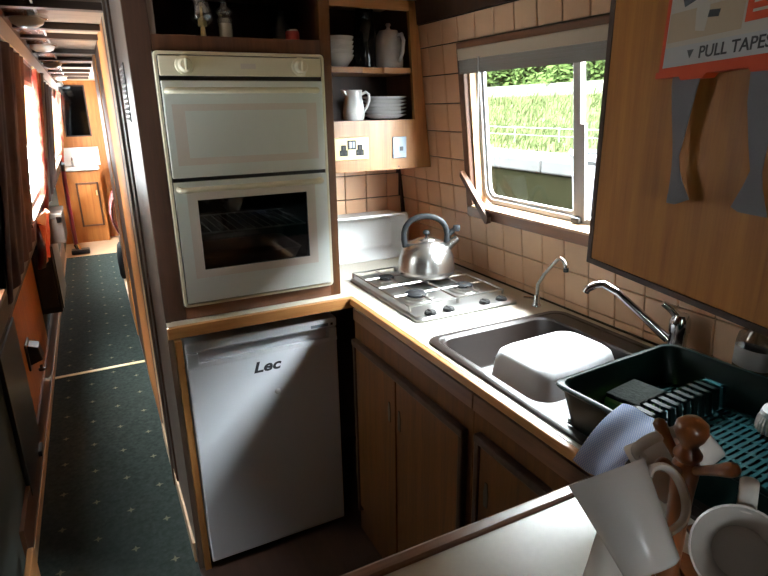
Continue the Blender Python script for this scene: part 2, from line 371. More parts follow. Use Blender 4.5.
# ---- back tiled bulkhead
wall_b = bx('wall_back', 'grout', None, .12, 1.31, 2.301, 2.34, 0, 1.95, kind=S)
for k in range(5):
    for j in range(5):
        x0 = .77+.1015*k; z0 = [.9455, .974, 1.076, 1.178, 1.28][j]; h = [.0285, .102, .102, .102, .102][j]; wd = .1015
        xr = 1.28-LEAN*(z0-.92)-.012
        if x0+wd > xr: wd = xr-x0
        if wd < .02: continue
        t = obj('tile', tile_mesh(h, wd), parent=wall_b)
        t.matrix_world = Matrix(((0, 0, 1, x0), (1, 0, 0, 2.292), (0, 1, 0, z0), (0, 0, 0, 1)))
st = obj('trim_3', MB().prism([(1.236, 1.33), (1.262, 1.33), (1.288, .946), (1.262, .946)], lambda x, z: (x-.004, 2.272, z), lambda x, z: (x-.004, 2.291, z)), 'dark', kind=S)

# ---- port wall: vertical hull side below, leaning cabin side above
def px(z): return -.42+LEAN*z
wl = MB()
def lean(y0, y1, z0, z1, t=.03): wl.prism([(px(z0), z0), (px(z1), z1), (px(z1)-t, z1), (px(z0)-t, z0)], lambda x, z: (x, y0, z), lambda x, z: (x, y1, z))
WZ0, WZ1 = 1.10, 1.72
lean(-1.9, 8.3, .90, WZ0); lean(-1.9, 8.3, WZ1, 1.96)
segs = [(-1.9, -1.45), (-1.17, 1.49), (1.76, 2.92), (4.08, 5.7), (7.85, 8.3)]
for a, b in segs: lean(a, b, WZ0, WZ1)
obj('wall_left', wl, 'mahog', kind=S)
obj('wall_left', MB().box(-.46, -.402, -1.9, 8.3, 0, .745), 'greenlining', kind=S)
obj('trim_4', MB().prism([(-.405, .742), (-.398, .742), (-.314, .90), (-.314, .915), (-.405, .915)], lambda x, z: (x, -1.9, z), lambda x, z: (x, 8.3, z)), 'dark', kind=S)
bx('baseboard_left', 'pale_wood', None, -.402, -.384, -1.9, 7.2, 0, .055, kind=S)
bx('baseboard_left', 'mahog_y', None, -.405, -.388, 2.0, 7.2, .055, .20, kind=S)
for i, (a, b) in enumerate(((2.92, 4.08), (5.7, 7.85), (1.49, 1.76), (-1.45, -1.17))):  # last two windows are out of view, added to let in fill light
    w = thing('window_%d' % (2, 3, 5, 6)[i], None, None, kind=S)
    def slab(name, mat, z0, z1, y0, y1, d0, d1):
        obj(name, MB().prism([(px(z0)+d0, z0), (px(z1)+d0, z1), (px(z1)+d1, z1), (px(z0)+d1, z0)], lambda x, z: (x, y0, z), lambda x, z: (x, y1, z)), mat, w)
    slab('window_pane', 'glass', WZ0+.02, WZ1-.02, a+.02, b-.02, -.022, -.019)
    slab('window_frame', 'alu', WZ0, WZ0+.025, a, b, -.03, 0); slab('window_frame', 'alu', WZ1-.025, WZ1, a, b, -.03, 0)
    slab('window_frame', 'alu', WZ0+.025, WZ1-.025, a, a+.025, -.03, 0); slab('window_frame', 'alu', WZ0+.025, WZ1-.025, b-.025, b, -.03, 0)
    bx('window_sill', 'mahog_y', w, px(1.1)-.005, px(1.1)+.035, a-.05, b+.05, 1.085, 1.1)

# ---- ceiling
bx('ceiling', 'ceil', None, -.26, 1.24, -1.9, 8.3, 1.932, 1.97, kind=S)
ybeam = [-1.5, -.7, .1, .9, 1.7, 2.47, 3.05, 3.43, 4.22, 4.8, 5.43, 6.1, 6.7, 7.3]
for i, y in enumerate(ybeam):
    bx('trim_%d' % (10+i), 'beam', None, -.21, .135 if y > 1.6 else 1.16, y-.026, y+.026, 1.906, 1.932, kind=S)
for i in range(4, len(ybeam)-1):
    p = bx('ceiling', 'ceilpink', None, -.21, -.095, ybeam[i]+.027, ybeam[i+1]-.027, 1.921, 1.931, kind=S)
    bx('trim_%d' % (30+i), 'trimgrey', None, -.095, -.088, ybeam[i]+.027, ybeam[i+1]-.027, 1.916, 1.931, kind=S)
obj('trim_5', MB().prism([(-.215, 1.80), (-.195, 1.80), (-.188, 1.87), (-.208, 1.87)], lambda x, z: (x, -1.9, z), lambda x, z: (x, 8.2, z)), 'trimgrey', kind=S)

# ---- stern bulkhead behind the camera, with a closed wooden door
bx('wall_rear', 'mahog', None, -.5, 1.42, -1.93, -1.9, 0, 1.95, kind=S)
d1 = thing('door_1', None, None, kind=S); bx('leaf', 'door_oak', d1, -.1, .6, -1.9, -1.87, 0, 1.82); bx('panel', 'oak', d1, 0, .5, -1.872, -1.86, .2, 1.6, bevel=.004)

# ---- starboard side of the corridor: partition boards behind the oven housing
pr_ = MB(); pr_.box(.145, .18, 2.30, 5.0, 0, 1.95); obj('wall_partition', pr_, 'mahog', kind=S)
def strip(i, y0, y1, mat, x0=.132, z0=0, z1=1.93): bx('trim_%d' % i, mat, None, x0, .146, y0, y1, z0, z1, kind=S, bevel=.002)
strip(50, 2.20, 2.34, 'dark', .128); strip(51, 2.36, 2.70, 'pale_wood', .132); strip(52, 2.72, 2.80, 'dark', .134)
strip(53, 2.82, 3.55, 'pine_end', .134); strip(54, 3.57, 4.25, 'dark', .136); strip(55, 4.27, 4.95, 'pine_end', .130)
bx('baseboard_right', 'pale_wood', None, .126, .134, 1.80, 2.72, 0, .09, kind=S)
bx('wall_partition', 'dark', None, .135, .75, 4.97, 5.0, 0, 1.95, kind=S)
# forward cabin starboard side with its window
fwd = MB(); fwd.box(.30, .33, 5.0, 6.4, 0, 1.95); fwd.box(.30, .33, 6.4, 8.3, 0, .95); fwd.box(.30, .33, 6.4, 8.3, 1.78, 1.95); fwd.box(.30, .33, 8.05, 8.3, .95, 1.78)
obj('wall_right', fwd, 'pine_end', kind=S)
w4 = thing('window_4', None, None, kind=S); bx('window_pane', 'glass', w4, .312, .315, 6.4, 8.05, .95, 1.78); bx('window_frame', 'alu', w4, .298, .32, 6.38, 6.42, .93, 1.8); bx('window_frame', 'alu', w4, .298, .32, 8.03, 8.07, .93, 1.8)
# forward bulkhead
bx('wall_front', 'pine_end', None, -.62, .4, 8.2, 8.25, 0, 1.95, kind=S)

# ================================================================== OUTSIDE
bx('canal_water', 'water', None, 1.75, 4.52, -6, 22, .2, .36, label='dark canal water outside the galley window', cat='water', kind='stuff')
wb = thing('canal_bank', 'pale stone coping edge of the canal bank outside the window', 'bank')
bx('bank_wall', 'bankwall', wb, 4.53, 5.3, -6, 22, .0, .83)
for k in range(16): bx('coping_stone', 'concrete', wb, 4.50, 5.28, -4+1.5*k+.01, -2.5+1.5*k-.01, .83, .985, bevel=.02)
tf = MB(); tf.prism([(5.28, .2), (5.28, .96), (6.4, 1.22), (7.6, 1.75), (9.0, 2.2), (9.0, .2)], lambda x, z: (x, -8, z), lambda x, z: (x, 26, z))
obj('grass_slope', tf, 'soil', label='grassy slope rising behind the canal coping', cat='ground', kind='stuff')
gr = MB()
def gz(x): return .96+(x-5.28)*.232 if x < 6.4 else (1.22+(x-6.4)*.44 if x < 7.6 else 1.75+(x-7.6)*.32)
for k in range(9000):
    x = random.uniform(5.3, 7.5); y = random.uniform(2.5, 13); h = random.uniform(.05, .20); a = random.uniform(0, 6.28); w = random.uniform(.006, .012); z = gz(x)-.01
    dx, dy = math.cos(a)*w, math.sin(a)*w; lx, ly = random.uniform(-.4, .4)*h, random.uniform(-.7, .2)*h
    gr.add([(x-dx, y-dy, z), (x+dx, y+dy, z), (x+lx*.4+dx*.7, y+ly*.4+dy*.7, z+h*.6), (x+lx, y+ly, z+h)], [(0, 1, 2), (0, 2, 3)])
me = bpy.data.meshes.new('grass'); me.from_pydata(gr.v, [], gr.f); me.materials.append(M['grass'])
obj('grass', me, label='long grass on the canal bank', cat='grass', kind='stuff')
bx('bank_path', 'path', None, 7.55, 8.0, -6, 24, 1.70, 1.93, label='pale gravel path between the bank grass and the hedge', cat='path')
hg = thing('hedge', 'leafy green hedge along the top of the bank outside the window', 'hedge')
hc = MB(); hc.prism([(8.3, 1.9), (8.1, 2.6), (8.4, 7.5), (9.2, 8.1), (10, 7.5), (10, 2.3)], lambda x, z: (x, -8, z), lambda x, z: (x, 26, z)); obj('hedge_core', hc, 'bankwall', hg)  # unseen upper part raised to cut off the low sky
lf = MB()
for k in range(24000):
    y = random.uniform(3, 16); t = random.random(); x, z = (8.2+random.gauss(-.05, .12), 1.9+5.9*t*t*t) if t < .93 else (8.3+random.random()*.8, 7.4+random.random()*.6)
    x += .18*math.sin(y*2.1+z*3)+.1*math.sin(y*5+1)
    c = Vector((x-.15, y, z)); s_ = random.uniform(.04, .085); a = Vector((random.gauss(0, 1), random.gauss(0, 1), random.gauss(0, 1))).normalized(); b = a.orthogonal().normalized()
    lf.add([c-a*s_, c+b*s_*.5, c+a*s_, c-b*s_*.5], [(0, 1, 2, 3)])
me = bpy.data.meshes.new('leaves'); me.from_pydata(lf.v, [], lf.f); me.materials.append(M['leaf']); obj('leaves', me, parent=hg, kind='stuff')
fc = thing('wire_fence', 'thin white rail fence standing in the bank grass', 'fence')
obj('rail', MB().tube([(5.6, 3, 1.26), (5.6, 12, 1.26)], .005, 6), 'boat', fc); obj('rail', MB().tube([(5.6, 3, 1.16), (5.6, 12, 1.16)], .0035, 6), 'boat', fc)
for k in range(10): obj('post', MB().tube([(5.6, 3.2+.9*k, 1.0), (5.6, 3.2+.9*k, 1.28)], .009, 6), 'boat', fc)
nb = thing('sky_block_wall', 'pale wall added beyond the left windows to block sky and bounce light in', 'wall')  # added wall: blocks high sky and bounces level light through the port windows
bx('wall_face', 'render', nb, -3.5, -3.3, -6, 16, -.5, 8.0); bx('coping', 'concrete', nb, -3.55, -3.25, -6, 16, 8.0, 8.1)
# pale boat bow moored beyond
bo = thing('moored_boat', 'pale painted bow of a moored boat at the right of the window', 'boat')
hb = MB(); hb.ring([[Vector((3.3+dx*s1, 2.75+dy*s1, z)) for dx, dy in ((0, .55), (.35, .1), (.5, -.6), (.5, -2.2), (-.5, -2.2), (-.5, -.6), (-.35, .1))] for z, s1 in ((.36, .8), (.8, .95), (1.2, 1.05))])
obj('hull', hb, 'boat', bo, smooth=30)
obj('gunwale', MB().tube([(3.3+dx*1.06, 2.75+dy*1.06, 1.21) for dx, dy in ((-.5, -2.2), (-.5, -.6), (-.35, .1), (0, .55), (.35, .1), (.5, -.6), (.5, -2.2))], .03, 6), 'greyplastic', bo)
# ================================================================== GALLEY FURNITURE
CT = .945
# ---- tall oven housing with the open niche over the oven
oh = thing('oven_housing', 'tall dark mahogany housing around the built-in oven and fridge', 'cabinet')
bx('side_panel', 'grey_wood', oh, .135, .152, 1.766, 2.20, 0, 1.93)
bx('side_panel', 'mahog', oh, .693, .71, 1.766, 2.29, .946, 1.93)
bx('stile', 'dark', oh, .135, .197, 1.748, 1.766, .946, 1.93, bevel=.002)
bx('stile', 'door_oak', oh, .676, .712, 1.748, 1.766, .946, 1.93, bevel=.002)
bx('rail', 'mahog_x', oh, .197, .676, 1.749, 1.766, .946, .992)
bx('rail', 'mahog', oh, .197, .676, 1.749, 1.766, 1.712, 1.757)
bx('rail', 'dark', oh, .197, .676, 1.749, 1.766, 1.885, 1.93)
bx('niche_floor', 'dark', oh, .152, .693, 1.766, 2.27, 1.73, 1.748)
bx('niche_back', 'dark', oh, .152, .693, 2.27, 2.29, .946, 1.93)
bx('niche_lining', 'grey_wood', oh, .197, .212, 1.752, 1.95, 1.757, 1.885)
bx('fridge_side', 'oak', oh, .153, .174, 1.75, 2.25, .0, .878)
# grille on the corridor side
vg = thing('vent_grille', 'small slatted vent grille on the corridor side of the oven housing', 'vent')
bx('backplate', 'black', vg, .1325, .1348, 1.955, 2.065, 1.53, 1.70)
for k in range(11): obj('slat', MB().box(-.0035, .0, 1.96, 2.06, -.005, .003, T(.1325, 0, 1.54+.0148*k) @ Matrix.Rotation(.5, 4, 'Y')), 'alu', vg)

# ---- double oven
ov = thing('double_oven', 'cream built-in double oven with two handles and a dark lower window', 'oven')
X0, X1 = .193, .680
obj('trim_frame', rframe(0, 0, 0, 1, 0, 1, .1, .1) if 0 else MB().ring([
    [Vector((q.x, 1.735, q.y)) for q in MB().rrect((X0+X1)/2, 1.352, (X1-X0)/2, .364, .012, 0)],
    [Vector((q.x, 1.728, q.y)) for q in MB().rrect((X0+X1)/2, 1.352, (X1-X0)/2-.002, .362, .012, 0)],
    [Vector((q.x, 1.728, q.y)) for q in MB().rrect((X0+X1)/2, 1.352, (X1-X0)/2-.009, .355, .008, 0)],
    [Vector((q.x, 1.735, q.y)) for q in MB().rrect((X0+X1)/2, 1.352, (X1-X0)/2-.010, .354, .008, 0)]], False, False), 'cream', ov, smooth=35)
ob = MB(); ob.box(X0, X1, 1.735, 1.7485, .989, 1.10); ob.box(X0, X1, 1.735, 1.7485, 1.314, 1.715); ob.box(X0, .264, 1.735, 1.7485, 1.10, 1.314); ob.box(.60, X1, 1.735, 1.7485, 1.10, 1.314)
obj('body', ob, 'black', ov)
cp = bx('control_panel', 'cream', ov, X0+.012, X1-.012, 1.726, 1.735, 1.652, 1.704, bevel=.003)
bx('maker_badge', 'ovenprint', cp, .425, .468, 1.7252, 1.726, 1.672, 1.686)
for x in (.272, .601):
    k = obj('knob', MB().lathe([(.0, .026), (.014, .026), (.0175, .022), (.019, .006), (.0245, .004), (.026, 0)], 28, frame((x, 1.726, 1.680), (0, -1, 0))), 'cream', ov, smooth=40)
    bx('grip', 'cream', k, x-.004, x+.004, 1.694, 1.712, 1.664, 1.696, bevel=.003)
def handle(z, par):
    h = MB(); pts = [(.218, 1.722, z), (.218, 1.700, z), (.226, 1.692, z), (.24, 1.690, z), (.43, 1.688, z), (.62, 1.690, z), (.634, 1.692, z), (.642, 1.700, z), (.642, 1.722, z)]
    h.tube(pts, [.009, .009, .009, .0085, .0085, .0085, .009, .009, .009], 10); return obj('handle', h, 'cream', par, smooth=50)
# upper door
ud = bx('oven_door', 'ovenglass', ov, X0+.012, X1-.012, 1.722, 1.735, 1.377, 1.640, bevel=.003)
bx('printed_border', 'ovenprint', ud, .225, .645, 1.7214, 1.7222, 1.412, 1.578); bx('printed_centre', 'ovenglass', ud, .258, .612, 1.7209, 1.7215, 1.432, 1.560)
handle(1.613, ud)
bx('maker_badge', 'chromeplate', ud, X0+.018, X0+.05, 1.7205, 1.722, 1.366, 1.374) if 0 else None
# lower door with glazed opening
ld = MB(); a, b, c, d = X0+.012, X1-.012, 1.003, 1.366
ld.box(a, .265, 1.722, 1.735, c, d); ld.box(.599, b, 1.722, 1.735, c, d); ld.box(.265, .599, 1.722, 1.735, c, 1.102); ld.box(.265, .599, 1.722, 1.735, 1.312, d)
ldo = obj('oven_door', ld, 'ovenglass', ov)
pb = MB(); pb.box(.237, .265, 1.7214, 1.722, 1.078, 1.335); pb.box(.599, .627, 1.7214, 1.722, 1.078, 1.335); pb.box(.265, .599, 1.7214, 1.722, 1.078, 1.102); pb.box(.265, .599, 1.7214, 1.722, 1.312, 1.335)
obj('printed_border', pb, 'ovenprint', ldo)
bx('door_window', 'smoked', ldo, .265, .599, 1.724, 1.727, 1.102, 1.312)
handle(1.346, ldo)
cav = MB(); cav.box(.225, .24, 1.7486, 2.1, 1.06, 1.34); cav.box(.625, .64, 1.7486, 2.1, 1.06, 1.34); cav.box(.225, .64, 2.1, 2.115, 1.06, 1.34); cav.box(.225, .64, 1.7486, 2.115, 1.045, 1.06); cav.box(.225, .64, 1.7486, 2.115, 1.34, 1.355)
obj('cavity', cav, 'ovendark', ov)
rk = MB()
for k in range(14): rk.tube([(.25+.027*k, 1.76, 1.205), (.25+.027*k, 2.08, 1.205)], .0018, 5)
rk.tube([(.24, 1.76, 1.205), (.625, 1.76, 1.205)], .003, 6); rk.tube([(.24, 2.08, 1.205), (.625, 2.08, 1.205)], .003, 6)
obj('wire_shelf', rk, 'steel', ov)
tr = MB(); P = lambda o, z: MB().rrect(.43, 1.92, .17-o, .13-o, .02, z); tr.ring([P(0, 1.12), P(.008, 1.12), P(.02, 1.085), P(.025, 1.080), P(.02, 1.078), P(.004, 1.115)], False, False); tr.add([tuple(p) for p in P(.02, 1.081)], [tuple(range(20))])
obj('baking_tray', tr, 'steel', ov)

# ---- things in the niche
def at_niche(x, y): return T(x, y, 1.748)
lp = thing('glass_lamp', 'small glass lantern with a brass stem in the niche above the oven', 'lamp')
obj('base', MB().lathe([(0, 0), (.024, 0), (.024, .006), (.008, .012), (.006, .04)], 16, at_niche(.345, 1.80)), 'brass', lp, smooth=40)
obj('globe', MB().lathe([(.010, .036), (.03, .055), (.032, .075), (.022, .10), (.012, .12), (.012, .14)], 18, at_niche(.345, 1.80)), 'clearglass', lp, smooth=60)
obj('burner', MB().lathe([(0, .04), (.012, .04), (.012, .055), (.004, .065), (.004, .09), (0, .09)], 12, at_niche(.345, 1.80)), 'brass', lp)
cj = thing('candle_jar', 'clear glass jar holding a pale candle in the niche above the oven', 'candle')
obj('jar', MB().lathe([(0, .002), (.022, .002), (.023, .06), (.016, .068), (.024, .078), (.024, .085), (.010, .095), (.006, .11), (0, .112)], 18, at_niche(.41, 1.805)), 'clearglass', cj, smooth=50)
obj('candle', MB().lathe([(0, .005), (.019, .005), (.019, .05), (0, .052)], 16, at_niche(.41, 1.805)), 'candle', cj, smooth=40)
bx('wooden_tray', 'mahog_x', None, .235, .325, 1.79, 1.90, 1.7485, 1.763, bevel=.003, label='flat brown wooden tray lying at the left of the oven niche', cat='tray')
bx('card_box', 'stick', None, .50, .555, 1.80, 1.86, 1.7485, 1.762, bevel=.002, label='small tan box lying in the niche above the oven', cat='box')
rc = thing('red_tin', 'small red tin beside a dark bottle in the niche', 'tin')
obj('can', MB().lathe([(0, 0), (.02, 0), (.021, .003), (.021, .035), (.019, .038), (0, .038)], 20, at_niche(.612, 1.81)), 'redcan', rc, smooth=40); obj('lid', MB().lathe([(.0, .0385), (.017, .0385), (.017, .043), (0, .044)], 18, at_niche(.612, 1.81)), 'steel', rc, smooth=40)
dbt = thing('dark_bottle', 'dark bottle standing behind the red tin in the niche', 'bottle')
obj('body', MB().lathe([(0, 0), (.025, 0), (.026, .004), (.026, .055), (.012, .075), (.010, .09)], 18, at_niche(.60, 1.88)), 'black', dbt, smooth=45); obj('cap', MB().lathe([(.012, .088), (.012, .102), (0, .103)], 14, at_niche(.60, 1.88)), 'greyplastic', dbt, smooth=45)

# ---- fridge
fg = thing('fridge', 'white under-counter fridge with a recessed top handle beneath the worktop', 'fridge')
FX0, FX1 = .179, .688
bx('cabinet', 'fridge', fg, FX0+.004, FX1-.004, 1.79, 2.27, .025, .834)
bx('top_cover', 'fridge', fg, FX0, FX1, 1.738, 2.27, .834, .868, bevel=.006)
dr = MB(); dr.box(FX0, FX1, 1.742, 1.785, .03, .782)
dro = obj('door', dr, 'fridge', fg, bevel=.005)
lip = MB(); lip.box(FX0, FX0+.038, 1.742, 1.785, .785, .830); lip.box(FX1-.030, FX1, 1.742, 1.785, .785, .830); lip.box(FX0+.037, FX1-.029, 1.770, 1.785, .785, .830)
obj('handle_recess', lip, 'fridge', dro, bevel=.004)
obj('handle_lip', MB().prism([(1.742, .782), (1.768, .782), (1.768, .790), (1.750, .796), (1.742, .796)], lambda y, z: (FX0, y, z), lambda y, z: (FX1, y, z)), 'fridge', dro)
bx('model_plate', 'chromeplate', fg, .592, .655, 1.7372, 1.738, .842, .852); bx('indicator', 'greyplastic', fg, .664, .672, 1.737, 1.738, .843, .851)
text('logo', 'Lec', .052, 'print', dro, T(.384, 1.7418, .722) @ Matrix.Rotation(math.pi/2, 4, 'X'), shear=.25, bold=.0016, squeeze=1.25)
obj('door_cap', MB().lathe([(0, .006), (.006, .006), (.009, .003), (.010, 0)], 16, frame((.461, 1.742, .637), (0, -1, 0))), 'china', dro, smooth=50)
for x in (.21, .655): obj('foot', MB().lathe([(0, 0), (.016, 0), (.016, .02), (.008, .022), (.008, .026)], 12, T(x, 1.82, 0)), 'black', fg)

# ---- worktop: oven ledge, sink run and near peninsula are one continuous top
wt = thing('worktop', 'cream laminate worktop running under the oven, round the sink and along the near side', 'worktop')
sl = MB()
sl.box(.136, .738, 1.712, 1.748, .912, CT); sl.box(.153, .738, 1.748, 2.292, .91, CT-.0005)
sl.box(.738, 1.270, 1.243, 2.290, .91, CT); sl.box(.738, .775, .40, 1.243, .91, CT); sl.box(1.235, 1.270, .40, 1.243, .91, CT); sl.box(.738, 1.270, -.25, .40, .91, CT)
sl.box(.02, .738, -.25, .565, .91, CT)
obj('slab', sl, 'worktop', wt)
bx('edging', 'oak_x', wt, .132, .738, 1.694, 1.712, .908, CT, bevel=.003)
bx('edging', 'oak_y', wt, .720, .738, .592, 1.694, .922, CT, bevel=.003)
bx('edging', 'mahog_x', wt, .02, .738, .565, .592, .905, CT+.005, bevel=.006)
bx('edging', 'mahog_y', wt, -.005, .02, -.25, .592, .905, CT+.005, bevel=.006)

# ---- base cabinets
FX = .735
def knob(par, y, z):
    k = MB(); k.lathe([(.011, 0), (.011, .003), (.005, .006), (.005, .014), (.011, .019), (.010, .026), (0, .028)], 14, frame((FX-.015, y, z), (-1, 0, 0))); ko = obj('handle', k, 'black', par, smooth=45)
    obj('backplate', MB().prism([(y-.007, z-.035), (y+.007, z-.035), (y+.009, z), (y+.004, z+.032), (y-.004, z+.032), (y-.009, z)], lambda a, b: (FX-.0165, a, b), lambda a, b: (FX-.0145, a, b)), 'black', ko)
def cab(label, y0, y1, doors, top):
    c = thing('base_cabinet', label, 'cabinet', 'galley base cabinets')
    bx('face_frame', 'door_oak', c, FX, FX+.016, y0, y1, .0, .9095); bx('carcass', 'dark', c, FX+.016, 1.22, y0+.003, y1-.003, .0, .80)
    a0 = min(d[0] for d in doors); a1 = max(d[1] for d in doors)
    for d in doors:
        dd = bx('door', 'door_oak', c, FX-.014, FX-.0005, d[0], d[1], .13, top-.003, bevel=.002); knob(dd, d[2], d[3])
    bx('moulding', 'dark', c, FX-.022, FX, a0-.022, a1+.020, top, top+.023, bevel=.004)
    bx('moulding', 'dark', c, FX-.020, FX, a0-.022, a0-.002, .10, top, bevel=.004); bx('moulding', 'dark', c, FX-.018, FX, a1+.002, a1+.020, .10, top, bevel=.003)
    bx('fascia', 'mahog_y', c, FX-.006, FX+.0002, y0+.002, y1-.002, .868, .9095)
cab('brown oak two-door cupboard under the hob, next to the fridge', .990, 1.690, ((1.372, 1.658, 1.408, .655), (1.030, 1.365, 1.343, .655)), .780)
cab('brown oak single-door cupboard under the sink, nearer the peninsula', .594, .988, ((.622, .942, .912, .682),), .800)
c3 = thing('peninsula_cabinet', 'dark wooden cupboard carrying the near peninsula worktop', 'cabinet')
bx('carcass', 'dark', c3, .147, .73, -.23, .545, 0, .9095); bx('end_panel', 'mahog', c3, .135, .147, -.23, .545, 0, .9095); bx('back_panel', 'door_oak', c3, .147, .730, .545, .557, 0, .904)

# ---- open shelf cupboard at the back
sc = thing('shelf_cupboard', 'orange oak open shelf unit with crockery and sockets, right of the oven', 'shelf')
xr = lambda z: 1.28-LEAN*(z-.92)-.006
SY = 2.0
bx('side_panel', 'oak', sc, .725, .742, SY+.016, 2.288, 1.325, 1.93)
obj('stile', MB().prism([(xr(1.515)-.052, 1.515), (xr(1.515), 1.515), (xr(1.93), 1.93), (xr(1.93)-.033, 1.93)], lambda x, z: (x, SY, z), lambda x, z: (x, SY+.018, z)), 'oak', sc)
obj('side_panel', MB().prism([(xr(1.33)-.014, 1.33), (xr(1.33)-.001, 1.33), (xr(1.93)-.001, 1.93), (xr(1.93)-.014, 1.93)], lambda x, z: (x, SY+.018, z), lambda x, z: (x, 2.288, z)), 'mahog', sc)
bx('header', 'oak_x', sc, .725, 1.142, SY, SY+.018, 1.897, 1.93)
obj('socket_panel', MB().prism([(.725, 1.33), (xr(1.33), 1.33), (xr(1.515), 1.515), (.725, 1.515)], lambda x, z: (x, SY, z), lambda x, z: (x, SY+.018, z)), 'oak', sc)
bx('shelf_board', 'mahog_x', sc, .742, 1.165, SY+.018, 2.27, 1.497, 1.514)
sh = MB(); n = 12; pts = [(.742, SY+.012)]+[(.93, SY+.012)]+[(.985+.045*math.cos(math.pi-math.pi*k/n), SY+.012+.02*math.sin(math.pi*k/n)) for k in range(n+1)]+[(1.04, SY+.012), (1.165, SY+.012), (1.165, 2.27), (.742, 2.27)]
obj('shelf_board', sh.prism(pts, lambda x, y: (x, y, 1.683), lambda x, y: (x, y, 1.703)), 'oak_x', sc)
bx('back_panel', 'dark', sc, .742, 1.17, 2.27, 2.288, 1.34, 1.93)
bx('base_board', 'oak_x', sc, .742, 1.215, SY+.018, 2.288, 1.331, 1.345)
bx('screw', 'black', sc, 1.078, 1.083, SY-.0008, SY+.001, 1.338, 1.343)
# sockets
so = thing('double_socket', 'brass double power socket with two switches below the crockery shelf', 'socket')
bx('plate', 'brass', so, .81, .950, SY-.006, SY-.0002, 1.374, 1.458, bevel=.003)
for cx in (.846, .912):
    ins = MB(); ins.box(cx-.016, cx+.016, SY-.007, SY-.006, 1.391, 1.412); ins.box(cx-.010, cx+.010, SY-.007, SY-.006, 1.412, 1.430)
    io = obj('insert', ins, 'greyplastic', so)
    pn = MB(); pn.box(cx-.013, cx-.006, SY-.0076, SY-.007, 1.396, 1.404); pn.box(cx+.006, cx+.013, SY-.0076, SY-.007, 1.396, 1.404); pn.box(cx-.003, cx+.003, SY-.0076, SY-.007, 1.413, 1.424); obj('pin_slots', pn, 'black', io)
sw = bx('switch_surround', 'greyplastic', so, .862, .896, SY-.0075, SY-.006, 1.414, 1.447)
bx('switch', 'china', sw, .867, .877, SY-.011, SY-.0075, 1.419, 1.442, bevel=.001); bx('switch', 'chromeplate', sw, .881, .891, SY-.010, SY-.0075, 1.419, 1.442, bevel=.001)
s2 = thing('aerial_socket', 'small satin grey aerial socket right of the brass socket', 'socket')
bx('plate', 'chromeplate', s2, 1.052, 1.112, SY-.006, SY-.0002, 1.372, 1.453, bevel=.002); bx('outlet', 'black', s2, 1.082, 1.096, SY-.0085, SY-.006, 1.400, 1.416); bx('lower_cover', 'chromeplate', s2, 1.054, 1.11, SY-.008, SY-.006, 1.375, 1.388)

# crockery
names = ['lowest bowl of the white stack on the upper shelf', 'second white bowl up in the stack on the upper shelf', 'third white bowl up in the stack on the upper shelf', 'fourth white bowl up in the stack on the upper shelf', 'topmost bowl of the white stack on the upper shelf']
bm_ = MB().lathe([(0, .002), (.025, .0), (.030, .003), (.050, .028), (.057, .043), (.0555, .044), (.048, .030), (.026, .008), (0, .008)], 28).mesh('bowl', 'china', 50)
for k in range(5):
    o = obj('bowl', bm_, label=names[k], cat='bowl', group='white bowls on the upper shelf'); o.location = (.878, 2.085, 1.7035+.0155*k)
fl = thing('black_flask', 'tall glossy black flask standing between the bowls and the teapot', 'flask')
obj('body', MB().lathe([(0, 0), (.040, 0), (.042, .004), (.042, .12), (.036, .15), (.030, .17)], 24, T(.985, 2.085, 1.7035)), 'flask', fl, smooth=45)
obj('cup_lid', MB().lathe([(.031, .165), (.033, .17), (.033, .222), (.029, .228), (0, .229)], 24, T(.985, 2.085, 1.7035)), 'flask', fl, smooth=45)
tp = thing('teapot', 'white china teapot with its handle towards us on the upper shelf', 'teapot')
TM = T(1.092, 2.10, 1.7035)
obj('body', MB().lathe([(0, 0), (.050, 0), (.057, .006), (.058, .03), (.052, .08), (.046, .118), (.040, .128), (.0, .130)], 28, TM), 'mug', tp, smooth=50)
obj('lid', MB().lathe([(.040, .128), (.036, .136), (.010, .140), (.006, .148), (.011, .156), (.008, .162), (0, .163)], 24, TM), 'mug', tp, smooth=50)
hd = MB(); hd.tube([TM @ Vector(p) for p in ((.020, -.040, .116), (.022, -.066, .118), (.024, -.078, .095), (.022, -.074, .055), (.018, -.062, .028), (.016, -.052, .026))], .0075, 8); obj('handle', hd, 'china', tp, smooth=60)
sp_ = MB(); sp_.tube([TM @ Vector(p) for p in ((-.01, .045, .04), (-.014, .075, .06), (-.018, .092, .10), (-.02, .102, .118))], [.018, .014, .010, .009], 10); obj('spout', sp_, 'mug', tp, smooth=60)
jg = thing('milk_jug', 'white china milk jug in front of the plates on the lower shelf', 'jug')
JM = T(.925, 2.068, 1.5145)
obj('body', MB().lathe([(0, 0), (.034, 0), (.039, .005), (.042, .03), (.036, .07), (.032, .085), (.034, .110), (.031, .110), (.029, .085), (.030, .02), (0, .015)], 28, JM), 'china', jg, smooth=50)
jb = MB(); jb.prism([(-.030, .090), (-.034, .108), (-.050, .112), (-.036, .092)], lambda x, z: JM @ Vector((x, -.012, z)), lambda x, z: JM @ Vector((x, .012, z))); obj('lip', jb, 'china', jg, bevel=.003)
hd = MB(); hd.tube([JM @ Vector(p) for p in ((.033, -.002, .096), (.050, -.004, .103), (.062, -.006, .095), (.062, -.007, .072), (.050, -.006, .045), (.038, -.003, .030))], .0055, 8); obj('handle', hd, 'china', jg, smooth=60)
pn_ = ['lowest plate of the white stack', 'second plate up in the white stack', 'third plate up in the white stack', 'fourth plate up in the white stack', 'fifth plate up in the white stack', 'topmost plate of the white stack']
pm = MB().lathe([(0, .0), (.055, .0), (.060, .003), (.088, .014), (.090, .0165), (.087, .0175), (.060, .007), (0, .005)], 40).mesh('plate', 'china', 50)
